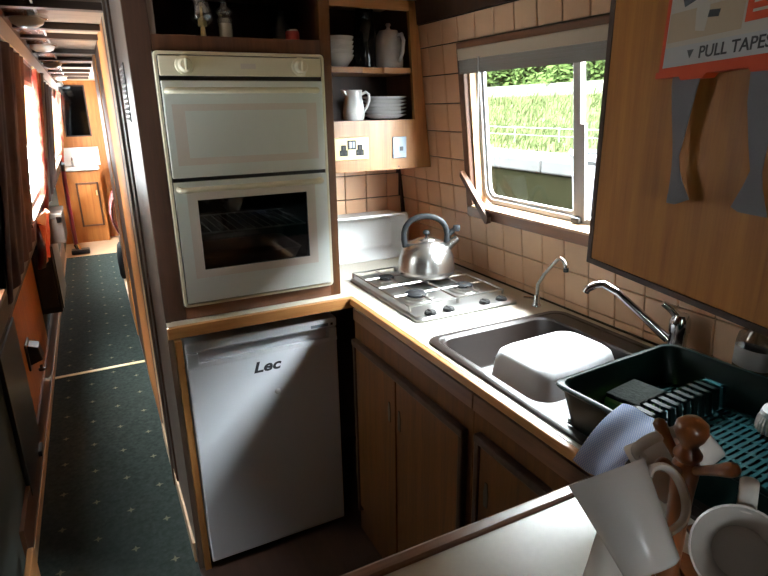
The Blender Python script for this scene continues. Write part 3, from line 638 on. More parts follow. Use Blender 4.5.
for k in range(6):
    o = obj('plate', pm, label=pn_[k]+' on the lower shelf behind the jug', cat='plate', group='white plates on the lower shelf'); o.location = (1.078, 2.115, 1.5185+.0132*k)

# ---- white tray standing on its edge behind the hob
wy = thing('enamel_tray', 'deep white tray stood on its long side behind the hob', 'tray')
def TP(o, y, dz=0): return [Vector((q.x, y, q.y)) for q in MB().rrect(.978, 1.0405, .200-o, .095-o*.9, .022, 0)]
ty = MB(); ty.ring([TP(0, 2.106), TP(-.001, 2.100), TP(.006, 2.096), TP(.012, 2.104), TP(.030, 2.200), TP(.040, 2.208)], False, True); obj('body', ty, 'white', wy, smooth=40)
ts = MB(); ts.ring([[Vector((q.x, 2.108, q.y)) for q in MB().rrect(.978, 1.0405, .199, .0945, .022, 0)], [Vector((q.x, 2.222, q.y)) for q in MB().rrect(.978, 1.0385, .185, .0925, .025, 0)]], False, True); obj('outer_shell', ts, 'white', wy, smooth=40)
bx('top_flange', 'white', wy, .80, 1.165, 2.086, 2.108, 1.130, 1.139, bevel=.003)

# ---- hob
hb_ = thing('gas_hob', 'stainless steel four-burner gas hob set into the worktop', 'hob')
HX0, HX1, HY0, HY1 = .800, 1.180, 1.368, 1.880
hp = MB(); L_ = lambda o, z: MB().rrect((HX0+HX1)/2, (HY0+HY1)/2, (HX1-HX0)/2-o, (HY1-HY0)/2-o, .02, z)
hp.ring([L_(0, CT+.0005), L_(0, CT+.008), L_(.006, CT+.014), L_(.018, CT+.014)], False, True); obj('hob_plate', hp, 'hobsteel', hb_, smooth=40)
for x in (.859, .925, 1.062, 1.128):
    k = obj('knob', MB().lathe([(.0185, 0), (.0185, .004), (.017, .006), (.016, .009), (0, .010)], 20, T(x, 1.395, CT+.014)), 'black', hb_, smooth=40)
    bx('grip', 'black', k, x-.0035, x+.0035, 1.381, 1.409, CT+.0225, CT+.0255, bevel=.0015)
for x, y, rr in ((.895, 1.760, .034), (1.085, 1.760, .042), (.895, 1.545, .042), (1.085, 1.545, .034)):
    bo_ = obj('burner', MB().lathe([(rr+.02, 0), (rr+.016, .004), (rr, .005), (rr, .012), (rr*.8, .013)], 24, T(x, y, CT+.014), True), 'steel', hb_, smooth=40)
    obj('burner_cap', MB().lathe([(rr*.82, .012), (rr*.85, .018), (rr*.7, .022), (0, .023)], 24, T(x, y, CT+.014)), 'iron', bo_, smooth=40)
zt = CT+.031
for i, (xa, xb) in enumerate(((.812, .988), (.992, 1.168))):
    g = MB(); ya, yb = 1.440, 1.866; xm = (xa+xb)/2
    g.tube([(xa, ya, zt), (xb, ya, zt), (xb, yb, zt), (xa, yb, zt), (xa, ya, zt)], .0032, 6)
    g.tube([(xa, (ya+yb)/2, zt), (xb, (ya+yb)/2, zt)], .0036, 6)
    for y in (1.545, 1.76):
        for s in (-1, 1):
            g.tube([(xm, y+s*.022, zt+.001), (xm, y+s*.105, zt+.001)], .003, 6); g.tube([(xm+s*.022, y, zt+.001), (xm+s*.087, y, zt+.001)], .003, 6)
    for x in (xa, xb):
        for y in (ya, yb): g.tube([(x, y, zt), (x, y, CT+.014)], .004, 6)
    obj('pan_support', g, 'steel', hb_, smooth=50)

# ---- kettle
kt = thing('whistling_kettle', 'brushed steel whistling kettle with a grey arched handle on the hob', 'kettle')
KB = Vector((1.040, 1.722, zt+.0045)); KM = T(*KB); e = Vector((.89, -.45, 0)).normalized()
obj('body', MB().lathe([(0, 0), (.097, 0), (.103, .006), (.1055, .016), (.103, .026), (.101, .050), (.095, .075), (.084, .097), (.064, .116), (.036, .127)], 40, KM), 'kettle', kt, smooth=50)
obj('lid', MB().lathe([(.036, .126), (.034, .130), (.018, .135), (.006, .137)], 30, KM), 'kettle', kt, smooth=50)
obj('lid_knob', MB().lathe([(.005, .135), (.005, .143), (.012, .147), (.012, .154), (.008, .159), (0, .160)], 20, KM), 'greyplastic', kt, smooth=50)
hd = MB(); pts = []
for k in range(15):
    a = math.pi*(1.02-1.06*k/14); pts.append(KB+e*(-.003+.078*math.cos(a))+Vector((0, 0,  .128+.082*max(0, math.sin(a))**.7)))
pts = [KB-e*.076+Vector((0, 0, .100))]+pts+[KB+e*.072+Vector((0, 0, .105))]
hd.tube(pts, .0105, 10); obj('handle', hd, 'greyplastic', kt, smooth=60)
sp_ = MB(); sp_.tube([KB+e*.060+Vector((0, 0, .085)), KB+e*.088+Vector((0, 0, .108)), KB+e*.112+Vector((0, 0, .130))], [.022, .016, .014], 14); so_ = obj('spout', sp_, 'kettle', kt, smooth=50)
wsl = MB(); wsl.tube([KB+e*.070+Vector((0, 0, .135)), KB+e*.088+Vector((0, 0, .150)), KB+e*.102+Vector((0, 0, .162))], [.008, .010, .008], 8); wsl.lathe([(0, -.012), (.012, -.010), (.014, 0), (.012, .010), (0, .012)], 14, T(*(KB+e*.108+Vector((0, 0, .165))))); obj('whistle', wsl, 'greyplastic', kt, smooth=50)

# ---- sink
sk = thing('inset_sink', 'dark brown inset sink with a raised rim let into the worktop', 'sink')
SX0, SX1, SY0, SY1 = .749, 1.243, .385, 1.256
def SR(o, z, y0=SY0, y1=SY1, x0=SX0, x1=SX1, rad=.045): return MB().rrect((x0+x1)/2, (y0+y1)/2, (x1-x0)/2-o, (y1-y0)/2-o, max(rad-o*.5, .01), z, 7)
sm = MB(); sm.ring([SR(0, CT+.0005), SR(.002, CT+.006), SR(.010, CT+.009), SR(.022, CT+.008)], False, False); obj('rim', sm, 'sink', sk, smooth=40)
BW = dict(y0=.812, y1=1.230, x0=.778, x1=1.165)
dk = MB(); loopo = SR(.022, CT+.008); loopb = SR(0, CT+.004, **BW)
bmk = bmesh.new()
def addloop(l): vs_ = [bmk.verts.new(p) for p in l]; es = [bmk.edges.new((vs_[i], vs_[(i+1) % len(vs_)])) for i in range(len(vs_))]; return es
es = addloop([Vector((p.x, p.y, CT+.005)) for p in loopo])+addloop([Vector((p.x, p.y, CT+.005)) for p in loopb]); bmesh.ops.triangle_fill(bmk, edges=es, use_beauty=True)
dme = bpy.data.meshes.new('deck'); bmk.to_mesh(dme); bmk.free(); dme.materials.append(M['sink']); obj('deck', dme, parent=sk)
obj('rim_step', MB().ring([SR(.022, CT+.008), SR(.026, CT+.005)], False, False), 'sink', sk)
ZF = .838
bwl = MB(); bwl.ring([SR(0, CT+.005, **BW), SR(.006, CT+.001, **BW), SR(.010, CT-.02, **BW), SR(.022, ZF+.012, **BW), SR(.034, ZF, **BW)], False, True); obj('bowl', bwl, 'sink', sk, smooth=45)
obj('waste', MB().lathe([(.03, 0), (.028, .003), (.012, .002), (0, .001)], 20, T(.90, .865, ZF)), 'chrome', sk, smooth=40)
for k in range(6): bx('drainer_rib', 'sink', sk, .83+.055*k, .843+.055*k, .45, .77, CT+.005, CT+.008, bevel=.001)
# upturned bowl in the sink
ub = thing('washing_up_bowl', 'white plastic washing-up bowl lying upside down in the sink', 'bowl')
UM = T(.995, 1.005, 0) @ Matrix.Rotation(math.radians(2), 4, 'Z')
def UR(o, z, rad=.045): return [UM @ p for p in MB().rrect(0, 0, .150-o, .108-o, rad, z, 8)]
um = MB(); um.ring([UR(-.008, ZF+.004), UR(-.008, ZF+.010), UR(.0, ZF+.012), UR(.006, ZF+.05), UR(.012, ZF+.100), UR(.018, ZF+.119), UR(.030, ZF+.129), UR(.042, ZF+.130)], False, True); obj('shell', um, 'bowl', ub, smooth=60)
uf = MB(); uf.ring([UR(.050, ZF+.130), UR(.052, ZF+.132), UR(.055, ZF+.132), UR(.057, ZF+.130)], False, False); obj('base_ring', uf, 'bowl', ub, smooth=60)

# ---- taps
t1 = thing('filter_tap', 'slim chrome gooseneck filter tap between the hob and the sink', 'tap')
obj('base', MB().lathe([(.016, 0), (.016, .004), (.010, .010), (.009, .035), (.006, .04)], 18, T(1.212, 1.322, CT)), 'chrome', t1, smooth=45)
sp_ = MB(); sp_.tube([(1.212, 1.322, .975), (1.210, 1.318, 1.02), (1.207, 1.288, 1.063), (1.202, 1.250, 1.102), (1.198, 1.228, 1.123), (1.194, 1.210, 1.130), (1.190, 1.193, 1.125), (1.188, 1.184, 1.112), (1.187, 1.182, 1.102)], .0058, 10); obj('spout', sp_, 'chrome', t1, smooth=60)
lv = MB(); lv.tube([(1.212, 1.322, .970), (1.188, 1.332, .975), (1.171, 1.338, .978)], [.006, .005, .004], 8); obj('lever', lv, 'chrome', t1, smooth=60)
obj('nozzle', MB().lathe([(.0075, 0), (.0075, .012)], 12, T(1.187, 1.182, 1.097), True), 'black', t1)
t2 = thing('mixer_tap', 'chrome mixer tap with a long swivel spout behind the dish rack', 'tap')
obj('body', MB().lathe([(.026, 0), (.026, .006), (.021, .012), (.021, .075), (.024, .08), (.024, .105), (.018, .122), (0, .126)], 24, T(1.205, .842, CT+.0055)), 'chrome', t2, smooth=45)
sp_ = MB(); A = Vector((1.190, .858, 1.005)); tip = Vector((1.092, 1.008, 1.120))
q = [A, A.lerp(tip, .35)+Vector((0, 0, .012)), A.lerp(tip, .7)+Vector((0, 0, .022)), A.lerp(tip, .9)+Vector((0, 0, .016)), tip, tip+Vector((-.012, .014, -.012)), tip+Vector((-.014, .018, -.022))]
sp_.tube(q, [.011, .010, .0095, .0095, .0095, .0095, .0095], 12); obj('spout', sp_, 'chrome', t2, smooth=60)
lv = MB(); lv.tube([(1.205, .842, 1.06), (1.188, .858, 1.085), (1.173, .872, 1.098)], [.012, .010, .007], 10); obj('lever', lv, 'chrome', t2, smooth=60)

t2.location = (.016, -.012, 0)

# ---- dish rack on the drainer
dr_ = thing('dish_rack', 'dark green plastic dish drainer standing on the sink end', 'rack')
RM = T(.939, .538, 0) @ Matrix.Rotation(math.radians(3.5), 4, 'Z')
RZ = CT+.012; RT = 1.045
def RR(o, z, rad=.03): return [RM @ p for p in MB().rrect(0, 0, .183-o, .225-o, rad, z, 6)]
rb = MB(); rb.ring([RR(.022, RZ), RR(.006, RT-.008), RR(.0, RT-.008), RR(-.004, RT-.003), RR(0, RT), RR(.008, RT), RR(.012, RT-.006), RR(.026, RZ+.006)], False, False); obj('basin', rb, 'rack', dr_, smooth=45)
flr = MB()
def rbx(mb, x0, x1, y0, y1, z0, z1): mb.box(x0, x1, y0, y1, z0, z1, RM)
xs = [-.152+.0434*k for k in range(8)]
for k in range(8): rbx(flr, xs[k]-.004, xs[k]+.004 if k < 7 else xs[k]+.004, -.198, .198, RZ+.004, RZ+.010)
ny = 34
for k in range(ny): y = -.198+.396*k/(ny-1); rbx(flr, -.156, .156, y-.0032, y+.0032, RZ+.0045, RZ+.0105)
obj('slotted_floor', flr, 'racksheen', dr_)
rbx_ = MB(); rbx(rbx_, -.158, .158, -.2, .2, RZ, RZ+.0035); obj('under_tray', rbx_, 'rack', dr_)
for k in range(12):
    x = -.125+.0243*k
    cb = MB(); y0, y1 = .072, .114; zt2 = 1.012
    for (ya, za), (yb, zb) in (((y0-.006, RZ+.01), (y0, zt2)), ((y1+.006, RZ+.01), (y1, zt2))): cb.prism([(ya-.003, za), (ya+.003, za), (yb+.003, zb), (yb-.003, zb)], lambda y, z: RM @ Vector((x-.006, y, z)), lambda y, z: RM @ Vector((x+.006, y, z)))
    rbx(cb, x-.006, x+.006, y0-.003, y1+.003, zt2-.004, zt2); obj('plate_prong', cb, 'racksheen' if k == 11 else 'rack', dr_)
for k, (x, y) in enumerate(((-.14, .19), (.14, .19), (-.14, -.19), (.14, -.19))): obj('foot', MB().lathe([(.010, 0), (.012, .008)], 10, RM @ T(x, y, CT+.0055), True), 'rack', dr_)
spg = thing('sponge', 'green sponge with a dark grey scourer side lying in the dish rack', 'sponge')
GM = RM @ T(-.022, .152, RZ+.0115) @ Matrix.Rotation(math.radians(5), 4, 'Z')
obj('foam', MB().box(-.052, .052, -.037, .037, 0, .032, GM), 'spongeg', spg, bevel=.006); obj('scourer', MB().box(-.050, .050, -.035, .035, .032, .042, GM), 'scour', spg, bevel=.003)
# dish brush
dbr = thing('dish_brush', 'round white bristle dish brush with a blue handle in the rack', 'brush')
BC = Vector((1.062, .505, 1.010))
BF = frame(BC, (-.3, .1, 1))
obj('head', MB().lathe([(0, .012), (.022, .012), (.026, .004), (.024, -.002)], 20, BF), 'china', dbr, smooth=45)
for k in range(26):
    a = 2*math.pi*k/26; d = Vector((math.cos(a), math.sin(a), 0)); b_ = MB()
    b_.tube([BF @ (d*.021+Vector((0, 0, .002))), BF @ (d*.031+Vector((0, 0, -.012))), BF @ (d*.036+Vector((0, 0, -.028)))], [.0035, .0032, .0028], 5); obj('bristle_tuft', b_, 'brush', dbr)
hd = MB(); hd.tube([BF @ Vector((.0, 0, .012)), BF @ Vector((.01, -.06, .018)), BF @ Vector((.015, -.17, .02))], [.007, .006, .007], 8); obj('handle', hd, 'brushblue', dbr, smooth=60)
# soap bottle behind the rack
sbt = thing('soap_bottle', 'clear soap bottle with a pale label at the wall behind the rack', 'bottle')
BM = T(1.226, .655, CT+.0) @ Matrix.Diagonal((.62, 1, 1, 1))
obj('body', MB().lathe([(0, 0), (.036, 0), (.038, .006), (.038, .115), (.034, .135), (.016, .152), (.013, .16)], 24, BM), 'bottle', sbt, smooth=50)
lb = MB(); lb.lathe([(.0385, .062), (.0385, .105)], 24, BM); obj('label', lb, 'labelgrey', sbt, smooth=50)
obj('cap', MB().lathe([(.014, .158), (.014, .18), (0, .181)], 16, BM), 'china', sbt, smooth=40)

# ---- folded blue check cloth over the rack edge
ck = MB(); nu, nv = 14, 12
A0, B0 = Vector((.770, .607, 1.060)), Vector((.782, .528, 1.060)); C0, D0 = Vector((.622, .570, 1.008)), Vector((.640, .508, .998))
uvl = []
for side in (0, 1):
    for j in range(nv+1):
        for i in range(nu+1):
            u, v = i/nu, j/nv; p = A0.lerp(B0, u).lerp(C0.lerp(D0, u), v)+Vector((0, 0, .016*math.sin(v*2.8)+.003*math.sin(u*7+v*2)))
            ck.v.append(tuple(p-Vector((0, 0, .0016*side)))); uvl.append((u, v))
q = (nu+1)*(nv+1)
for j in range(nv):
    for i in range(nu):
        a = j*(nu+1)+i; ck.f.append((a, a+1, a+nu+2, a+nu+1)); ck.f.append((q+a, q+a+nu+1, q+a+nu+2, q+a+1))
cme = ck.mesh('dish_cloth', 'cloth', 60); ul = cme.uv_layers.new()
for lp_ in cme.loops: ul.data[lp_.index].uv = uvl[lp_.vertex_index]
obj('dish_cloth', cme, label='blue checked cloth laid over the corner of the dish rack', cat='cloth')

# ---- mug tree and its mugs
mt = thing('mug_tree', 'turned wooden mug tree standing on the near worktop', 'mug tree')
MTX, MTY = .600, .372
PM = T(MTX, MTY, .92)
obj('base', MB().lathe([(0, .0255), (.065, .0255), (.068, .0315), (.062, .0415), (.03, .0475), (.02, .0495)], 32, PM), 'mugwood', mt, smooth=45)
obj('post', MB().lathe([(.016, .045), (.012, .06), (.0125, .12), (.014, .17), (.0155, .195), (.0165, .215), (.013, .222), (.0165, .228), (.0165, .232), (.011, .240), (.0105, .244), (.016, .252), (.0195, .262), (.018, .272), (.010, .279), (0, .281)], 24, PM), 'mugwood', mt, smooth=45)
pegs = [((-.022, -.004, .215), (-.072, -.016, .250)), ((.0, -.01, .212), (-.036, -.078, .268)), ((.008, .012, .205), (.018, .060, .243)), ((-.01, .005, .12), (-.050, .030, .135)), ((.01, -.01, .12), (.05, -.03, .135))]
for a, b in pegs:
    a = Vector(a); b = Vector(b); pg = MB(); pts = [PM @ a.lerp(b, t) for t in (0, .35, .6, .8, .93, 1.0)]; pg.tube(pts, [.0055, .0058, .0068, .0085, .0080, .003], 12); obj('peg', pg, 'mugwood', mt, smooth=60)
def mug_proto():
    o = thing('mug', '', 'mug', 'white mugs on the mug tree')
    obj('body', MB().lathe([(0, .001), (.026, 0), (.030, .003), (.034, .035), (.0395, .075), (.0435, .100), (.0432, .1025), (.0412, .1015), (.037, .074), (.031, .03), (.027, .008), (0, .006)], 40), 'mug', o, smooth=50)
    # flattened strap handle
    cp = [(.0402, .083), (.050, .090), (.064, .086), (.070, .070), (.066, .048), (.054, .032), (.0335, .026)]
    path = []
    for i in range(6):
        q0, q1, q2, q3 = cp[max(i-1, 0)], cp[i], cp[i+1], cp[min(i+2, 6)]
        for k in range(4):
            t = k/4; path.append(tuple(.5*(2*b+(c-a)*t+(2*a-5*b+4*c-d)*t*t+(3*b-a-3*c+d)*t**3) for a, b, c, d in zip(q0, q1, q2, q3)))
    path.append(cp[-1]); NP = len(path)-1
    loops = []; V = [Vector((a, 0, b)) for a, b in path]
    for i, p in enumerate(V):
        d = (V[min(i+1, NP)]-V[max(i-1, 0)]).normalized(); n = Vector((d.z, 0, -d.x)); w = .0085
        loops.append([p+n*.0042*math.sin(t)+Vector((0, 1, 0))*w*math.cos(t) for t in [2*math.pi*k/10 for k in range(10)]])
    obj('handle', MB().ring(loops), 'mug', o, smooth=60)
    return o
mg = mug_proto()
def place_mug(o, base, axis, hint, label):
    o.matrix_world = frame(base, axis, hint); o['label'] = label
place_mug(mg, (.456, .299, 1.100), (.02, .73, .72), (.9, -.30, .22), 'large pale mug hung by its handle on the left peg, base towards us')
m2 = copy_tree(mg); place_mug(m2, (.558, .271, 1.10), (-.72, -.35, .59), (.25, .2, .95), 'pale mug on the mug tree with its open mouth facing us')
m3_ = copy_tree(mg); place_mug(m3_, (.688, .400, 1.135), (-.62, .42, -.66), (-.2, -.3, 1), 'pale mug hung on the peg behind the wooden post')
m4 = copy_tree(mg); place_mug(m4, (.542, .402, 1.045), (.03, .02, -1), (.6, -.3, 0), 'pale mug hung mouth down on the low peg, under the left mug')

# ---- overhead cupboard at the right, with the fire blanket
oc = thing('overhead_cupboard', 'orange-brown wooden wall cupboard overhanging the dish rack at the right', 'cupboard')
OF = Vector((.861, .80, 1.259)); OU = Vector((-.207, -.978, 0)).normalized(); ON = Vector((-.978, .207, 0)).normalized(); OL = .95; OH = .665
def opt(u, v, n=0): return OF+OU*u+Vector((0, 0, v))+ON*n
e1 = opt(0, 0, -.02); e2 = opt(OL, 0, -.02)
bd = MB(); poly = [(e1.x, e1.y), (1.17, e1.y), (1.17, e2.y), (e2.x, e2.y)]
bd.prism(poly, lambda x, y: (x, y, 1.265), lambda x, y: (x, y, 1.925)); obj('carcass', bd, 'dark', oc)
def onp(name, mat, u0, u1, v0, v1, n0, n1, par, bevel=0, **kw):
    mb = MB(); mb.prism([(u0, v0), (u1, v0), (u1, v1), (u0, v1)], lambda u, v: opt(u, v, n0), lambda u, v: opt(u, v, n1)); return obj(name, mb, mat, par, bevel=bevel, **kw)
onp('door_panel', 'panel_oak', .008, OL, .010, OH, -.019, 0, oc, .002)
onp('edge_strip', 'dark', -.004, .008, 0, OH, -.02, .001, oc); onp('edge_strip', 'dark', .008, OL, 0, .010, -.02, .001, oc)
fb = thing('fire_blanket', 'red and white fire blanket holder with two grey pull tapes on the cupboard', 'fire blanket')
th = math.radians(-2.2)      # hung slightly crooked
cu, cv = .150, .350
def fbx(u, v): u += .022; du, dv = u-cu, v-cv; return cu+du*math.cos(th)-dv*math.sin(th)*1.0, cv+du*math.sin(th)*-1.0*1.0+dv*math.cos(th)
def fpoly(name, mat, pts, n0, n1, par, bevel=0):
    mb = MB(); mb.prism(pts, lambda u, v: opt(*fbx(u, v), n0), lambda u, v: opt(*fbx(u, v), n1)); return obj(name, mb, mat, par, bevel=bevel)
def frect(u0, u1, v0, v1): return [(u0, v0), (u1, v0), (u1, v1), (u0, v1)]
case = fpoly('case', 'red', frect(.140, .395, .336, .60), .0005, .022, fb, .003)
fpoly('pouch_lip', 'red', [(.141, .336), (.190, .336), (.195, .330), (.235, .330), (.242, .336), (.31, .336), (.315, .330), (.36, .330), (.365, .336), (.394, .336), (.394, .345), (.141, .345)], .004, .026, fb)
face = fpoly('label_sheet', 'label', frect(.150, .385, .378, .595), .022, .0226, fb)
strp = fpoly('label_strip', 'labelgrey', frect(.150, .385, .3505, .378), .022, .0227, fb)
fpoly('triangle', 'print', [(.196, .3705), (.208, .3705), (.202, .3590)], .0227, .0232, strp)
ax = opt(*fbx(.218, .3575), .0228); dx_ = (opt(*fbx(.318, .3575), .0228)-ax).normalized(); dy_ = (opt(*fbx(.218, .4575), .0228)-ax).normalized(); dz_ = dx_.cross(dy_)
TX = Matrix.Translation(ax) @ Matrix((dx_, dy_, dz_)).transposed().to_4x4()
text('lettering', 'PULL TAPES', .0225, 'print', strp, TX, bold=.0003, squeeze=1.0)
fpoly('red_panel', 'red', frect(.288, .384, .392, .59), .0226, .0231, face)
for k in range(5): fpoly('text_line', 'label', frect(.298, .375, .402+.011*k, .4055+.011*k), .0231, .0234, face)
fpoly('figure_print', 'print', [(.168, .452), (.178, .430), (.200, .436), (.204, .455), (.214, .470), (.22, .60), (.19, .60), (.182, .48)], .0226, .0232, face)
fpoly('flame_print', 'label', [(.205, .395), (.222, .392), (.226, .42), (.222, .46), (.208, .46), (.202, .42)], .0226, .0233, face)
fpoly('flame_print', 'red', [(.228, .440), (.243, .440), (.246, .50), (.228, .50)], .0226, .0232, face)
fpoly('pan_print', 'print', [(.224, .409), (.243, .407), (.245, .416), (.226, .418)], .0226, .0233, face)
fpoly('panel_print', 'printtan', frect(.152, .284, .385, .425), .0226, .0228, face)
def tape(u_pts):
    mb = MB(); L0 = []; L1 = []
    for ul_, ur, v, n in u_pts: L0.append((ul_, v, n)); L1.append((ur, v, n))
    k = len(L0); vs_ = [opt(*p) for p in L0]+[opt(*p) for p in L1]+[opt(p[0], p[1], p[2]-.0015) for p in L0]+[opt(p[0], p[1], p[2]-.0015) for p in L1]
    fs = []
    for i in range(k-1): fs += [(i, i+1, k+i+1, k+i), (2*k+i, 3*k+i, 3*k+i+1, 2*k+i+1), (i, 2*k+i, 2*k+i+1, i+1), (k+i, k+i+1, 3*k+i+1, 3*k+i)]
    fs += [(0, k, 3*k, 2*k), (k-1, 3*k-1, 4*k-1, 2*k-1)]; mb.add(vs_, fs); return obj('pull_tape', mb, 'tape', fb)
tape([(.191, .247, .345, .018), (.193, .244, .325, .020), (.202, .236, .28, .020), (.209, .231, .25, .020), (.2135, .226, .225, .020), (.2165, .232, .205, .021), (.2175, .242, .188, .022), (.2185, .257, .170, .023), (.2185, .262, .164, .024), (.2185, .235, .153, .024)])
tape([(.328, .372, .345, .018), (.333, .372, .30, .020), (.345, .373, .25, .020), (.355, .372, .215, .020), (.349, .378, .195, .021), (.341, .386, .176, .022), (.337, .392, .165, .023), (.350, .393, .160, .023)])

# ================================================================== CORRIDOR, PORT SIDE
lw = thing('hull_panelling', 'orange wooden panel with a black latch low on the left side of the corridor', 'panel')
bx('board', 'pine_end', lw, -.4015, -.397, 2.78, 3.93, .20, .735); bx('near_edge', 'dark', lw, -.4015, -.393, 2.76, 2.78, .15, .735)
la = thing('door_latch', 'black rim latch screwed to the orange panel by the corridor carpet', 'latch')
obj('plate', MB().box(-.397, -.388, 2.94, 3.07, .40, .53), 'black', la, bevel=.004); obj('case', MB().prism([(-.388, .42), (-.388, .52), (-.345, .505), (-.335, .44)], lambda x, z: (x, 2.96, z), lambda x, z: (x, 3.05, z)), 'black', la, bevel=.004)
obj('knob', MB().lathe([(.007, 0), (.007, .012), (.015, .016), (.015, .026), (0, .028)], 14, frame((-.352, 3.0, .40), (0, 0, -1))), 'black', la, smooth=45)
bp_ = thing('black_board', 'tall black board against the hull nearest us at the left', 'board')
bx('board', 'black', bp_, -.4015, -.385, 2.28, 2.755, .15, .735, bevel=.003); bx('foot', 'black', bp_, -.4, -.375, 2.62, 2.70, .125, .15)
# near lower left: an oak board on edge
bx('oak_board', 'oak_y', None, -.372, -.352, 1.55, 1.90, .0085, .20, bevel=.004, label='low oak board on edge at the bottom left corner', cat='board')

# wall cabinet / heater further down
hcx = thing('wall_heater', 'dark wall unit with a round knob below the far left window', 'heater')
bx('case', 'greyplastic', hcx, -.400, -.285, 3.95, 4.55, .36, .80, bevel=.006); bx('front_panel', 'black', hcx, -.285, -.278, 3.97, 4.53, .38, .78); bx('end_panel', 'black', hcx, -.385, -.30, 3.945, 3.95, .40, .77)
obj('knob', MB().lathe([(.014, 0), (.014, .012), (0, .014)], 14, frame((-.335, 3.945, .71), (0, -1, 0))), 'greyplastic', hcx, smooth=45)
bxx = thing('storage_box', 'grey-brown box with a chrome clasp sitting above the dark wall unit', 'box')
bx('box', 'grey_wood', bxx, -.315, -.195, 3.93, 4.25, .802, .955, bevel=.006); bx('lid', 'grey_wood', bxx, -.318, -.192, 3.925, 4.255, .956, .985, bevel=.005); bx('clasp', 'chrome', bxx, -.225, -.20, 3.915, 3.925, .93, .965)
# curtains
def curtain(label, y0, y1, z0, z1, mat, amp=.02, off=.05, n=40, gather=None, rod=True):
    c = thing('curtain', label, 'curtain', 'curtains on the port windows'); mb = MB(); ny = 8; V = []
    for j in range(ny+1):
        t = j/ny; z = z1+(z0-z1)*t
        ya, yb = y0, y1
        if gather: g = math.sin(t*math.pi*.5)**1.5; ya = y0+(gather[0]-y0)*g; yb = y1+(gather[1]-y1)*g
        for i in range(n+1):
            u = i/n; V.append(Vector((px(z)+off+amp*math.sin(u*n*.9)+.006*math.sin(u*17+t*3), ya+(yb-ya)*u, z)))
    F = [(j*(n+1)+i, j*(n+1)+i+1, (j+1)*(n+1)+i+1, (j+1)*(n+1)+i) for j in range(ny) for i in range(n)]
    k = len(V); mb.add(V+[v-Vector((.004, 0, 0)) for v in V], F+[tuple(k+i for i in f[::-1]) for f in F]); obj('drape', mb, mat, c, smooth=60)
    if rod: obj('rod', MB().tube([(px(z1)+off, y0-.03, z1+.005), (px(z1)+off, y1+.03, z1+.005)], .006, 8), 'brass', c)
    return c
curtain('dark maroon curtain nearest us at the left window', 2.0, 3.12, 1.0, 1.79, 'curtdark', .010, .022)
curtain('red floral curtain at the far side of the nearer left window', 3.62, 4.12, 1.0, 1.78, 'curtred', .012, .03, gather=(3.95, 4.15))
curtain('maroon curtain between the two left windows', 4.55, 5.75, 1.0, 1.76, 'curtdark', .012, .028)
curtain('red floral curtain at the far end of the left side', 7.0, 7.95, 1.0, 1.78, 'curtred', .015, .03, gather=(7.6, 8.0))
pl_ = thing('curtain_post', 'slim pale upright post between the left windows', 'post'); obj('shaft', MB().tube([(px(1.79)+.035, 4.33, 1.79), (px(1.02)+.035, 4.33, 1.02)], .009, 8), 'trimgrey', pl_); obj('cap', MB().lathe([(.012, 0), (.012, .01), (0, .012)], 10, T(px(1.79)+.035, 4.33, 1.79)), 'trimgrey', pl_); obj('foot', MB().lathe([(.013, -.012), (.013, .0)], 10, T(px(1.02)+.035, 4.33, 1.02), True), 'trimgrey', pl_)
# red cloth hung below the near window
rcw = MB(); V = []
for j in range(7):
    for i in range(13): V.append(Vector((px(1.08-.20*j/6)+.055+.02*math.sin(i*1.3+j*.4), 2.98+.5*i/12*(1-.25*j/6), 1.08-.20*j/6-.02*math.sin(i*.8))))
F = [(j*13+i, j*13+i+1, j*13+i+14, j*13+i+13) for j in range(6) for i in range(12)]; k = len(V)
rcw.add(V+[v-Vector((.005, 0, 0)) for v in V], F+[tuple(k+i for i in f[::-1]) for f in F]); obj('red_cloth', rcw, 'curtred', smooth=60, label='bundled red and cream cloth hanging under the nearer left window', cat='cloth')
# ceiling domes
for y, lab in ((2.76, 'round ceiling light nearest us above the corridor'), (3.80, 'second round ceiling light along the corridor'), (5.1, 'third round ceiling light along the corridor'), (7.0, 'farthest round ceiling light, near the basin')):
    c = thing('ceiling_light', lab, 'ceiling light', 'corridor ceiling lights')
    obj('ring', MB().lathe([(.072, 0), (.072, -.012), (.060, -.016)], 24, T(-.13, y, 1.921), True), 'chrome', c, smooth=45); obj('dome', MB().lathe([(.062, -.014), (.055, -.030), (.035, -.042), (0, -.047)], 24, T(-.13, y, 1.921)), 'lightdome', c, smooth=60)

# ================================================================== FAR END: basin cupboard
vn = thing('basin_cupboard', 'orange wooden cupboard under the white basin at the corridor end', 'cabinet')
bx('body', 'pine_end', vn, -.40, .10, 7.98, 8.2, 0, .885); 
dd = bx('door', 'pine_end', vn, -.17, .05, 7.965, 7.98, .22, .72, bevel=.003)
for a in ((-.185, -.165, .20, .74), (.045, .065, .20, .74)): bx('moulding', 'mahog', vn, a[0], a[1], 7.958, 7.98, a[2], a[3])
for a in ((-.165, .045, .20, .22), (-.165, .045, .72, .74)): bx('moulding', 'mahog_x', vn, a[0], a[1], 7.958, 7.98, a[2], a[3])
bx('catch', 'brass', dd, .025, .04, 7.95, 7.965, .58, .64)
bs = thing('washbasin', 'white washbasin with a tiled splashback at the corridor end', 'basin')
BP = lambda o, z: MB().rrect(-.10, 8.05, .205-o, .13-o, .05, z)
bsm = MB(); bsm.ring([BP(.02, .886), BP(0, .90), BP(0, .925), BP(.02, .93), BP(.035, .92), BP(.08, .90)], False, True); obj('bowl', bsm, 'white', bs, smooth=40)
bx('splashback', 'white', bs, -.29, .13, 8.185, 8.199, .93, 1.15)
bt = MB(); bt.tube([(-.18, 8.14, .92), (-.18, 8.14, 1.0), (-.18, 8.09, 1.03), (-.18, 8.05, 1.0)], .012, 8); obj('tap', bt, 'chrome', bs, smooth=60)
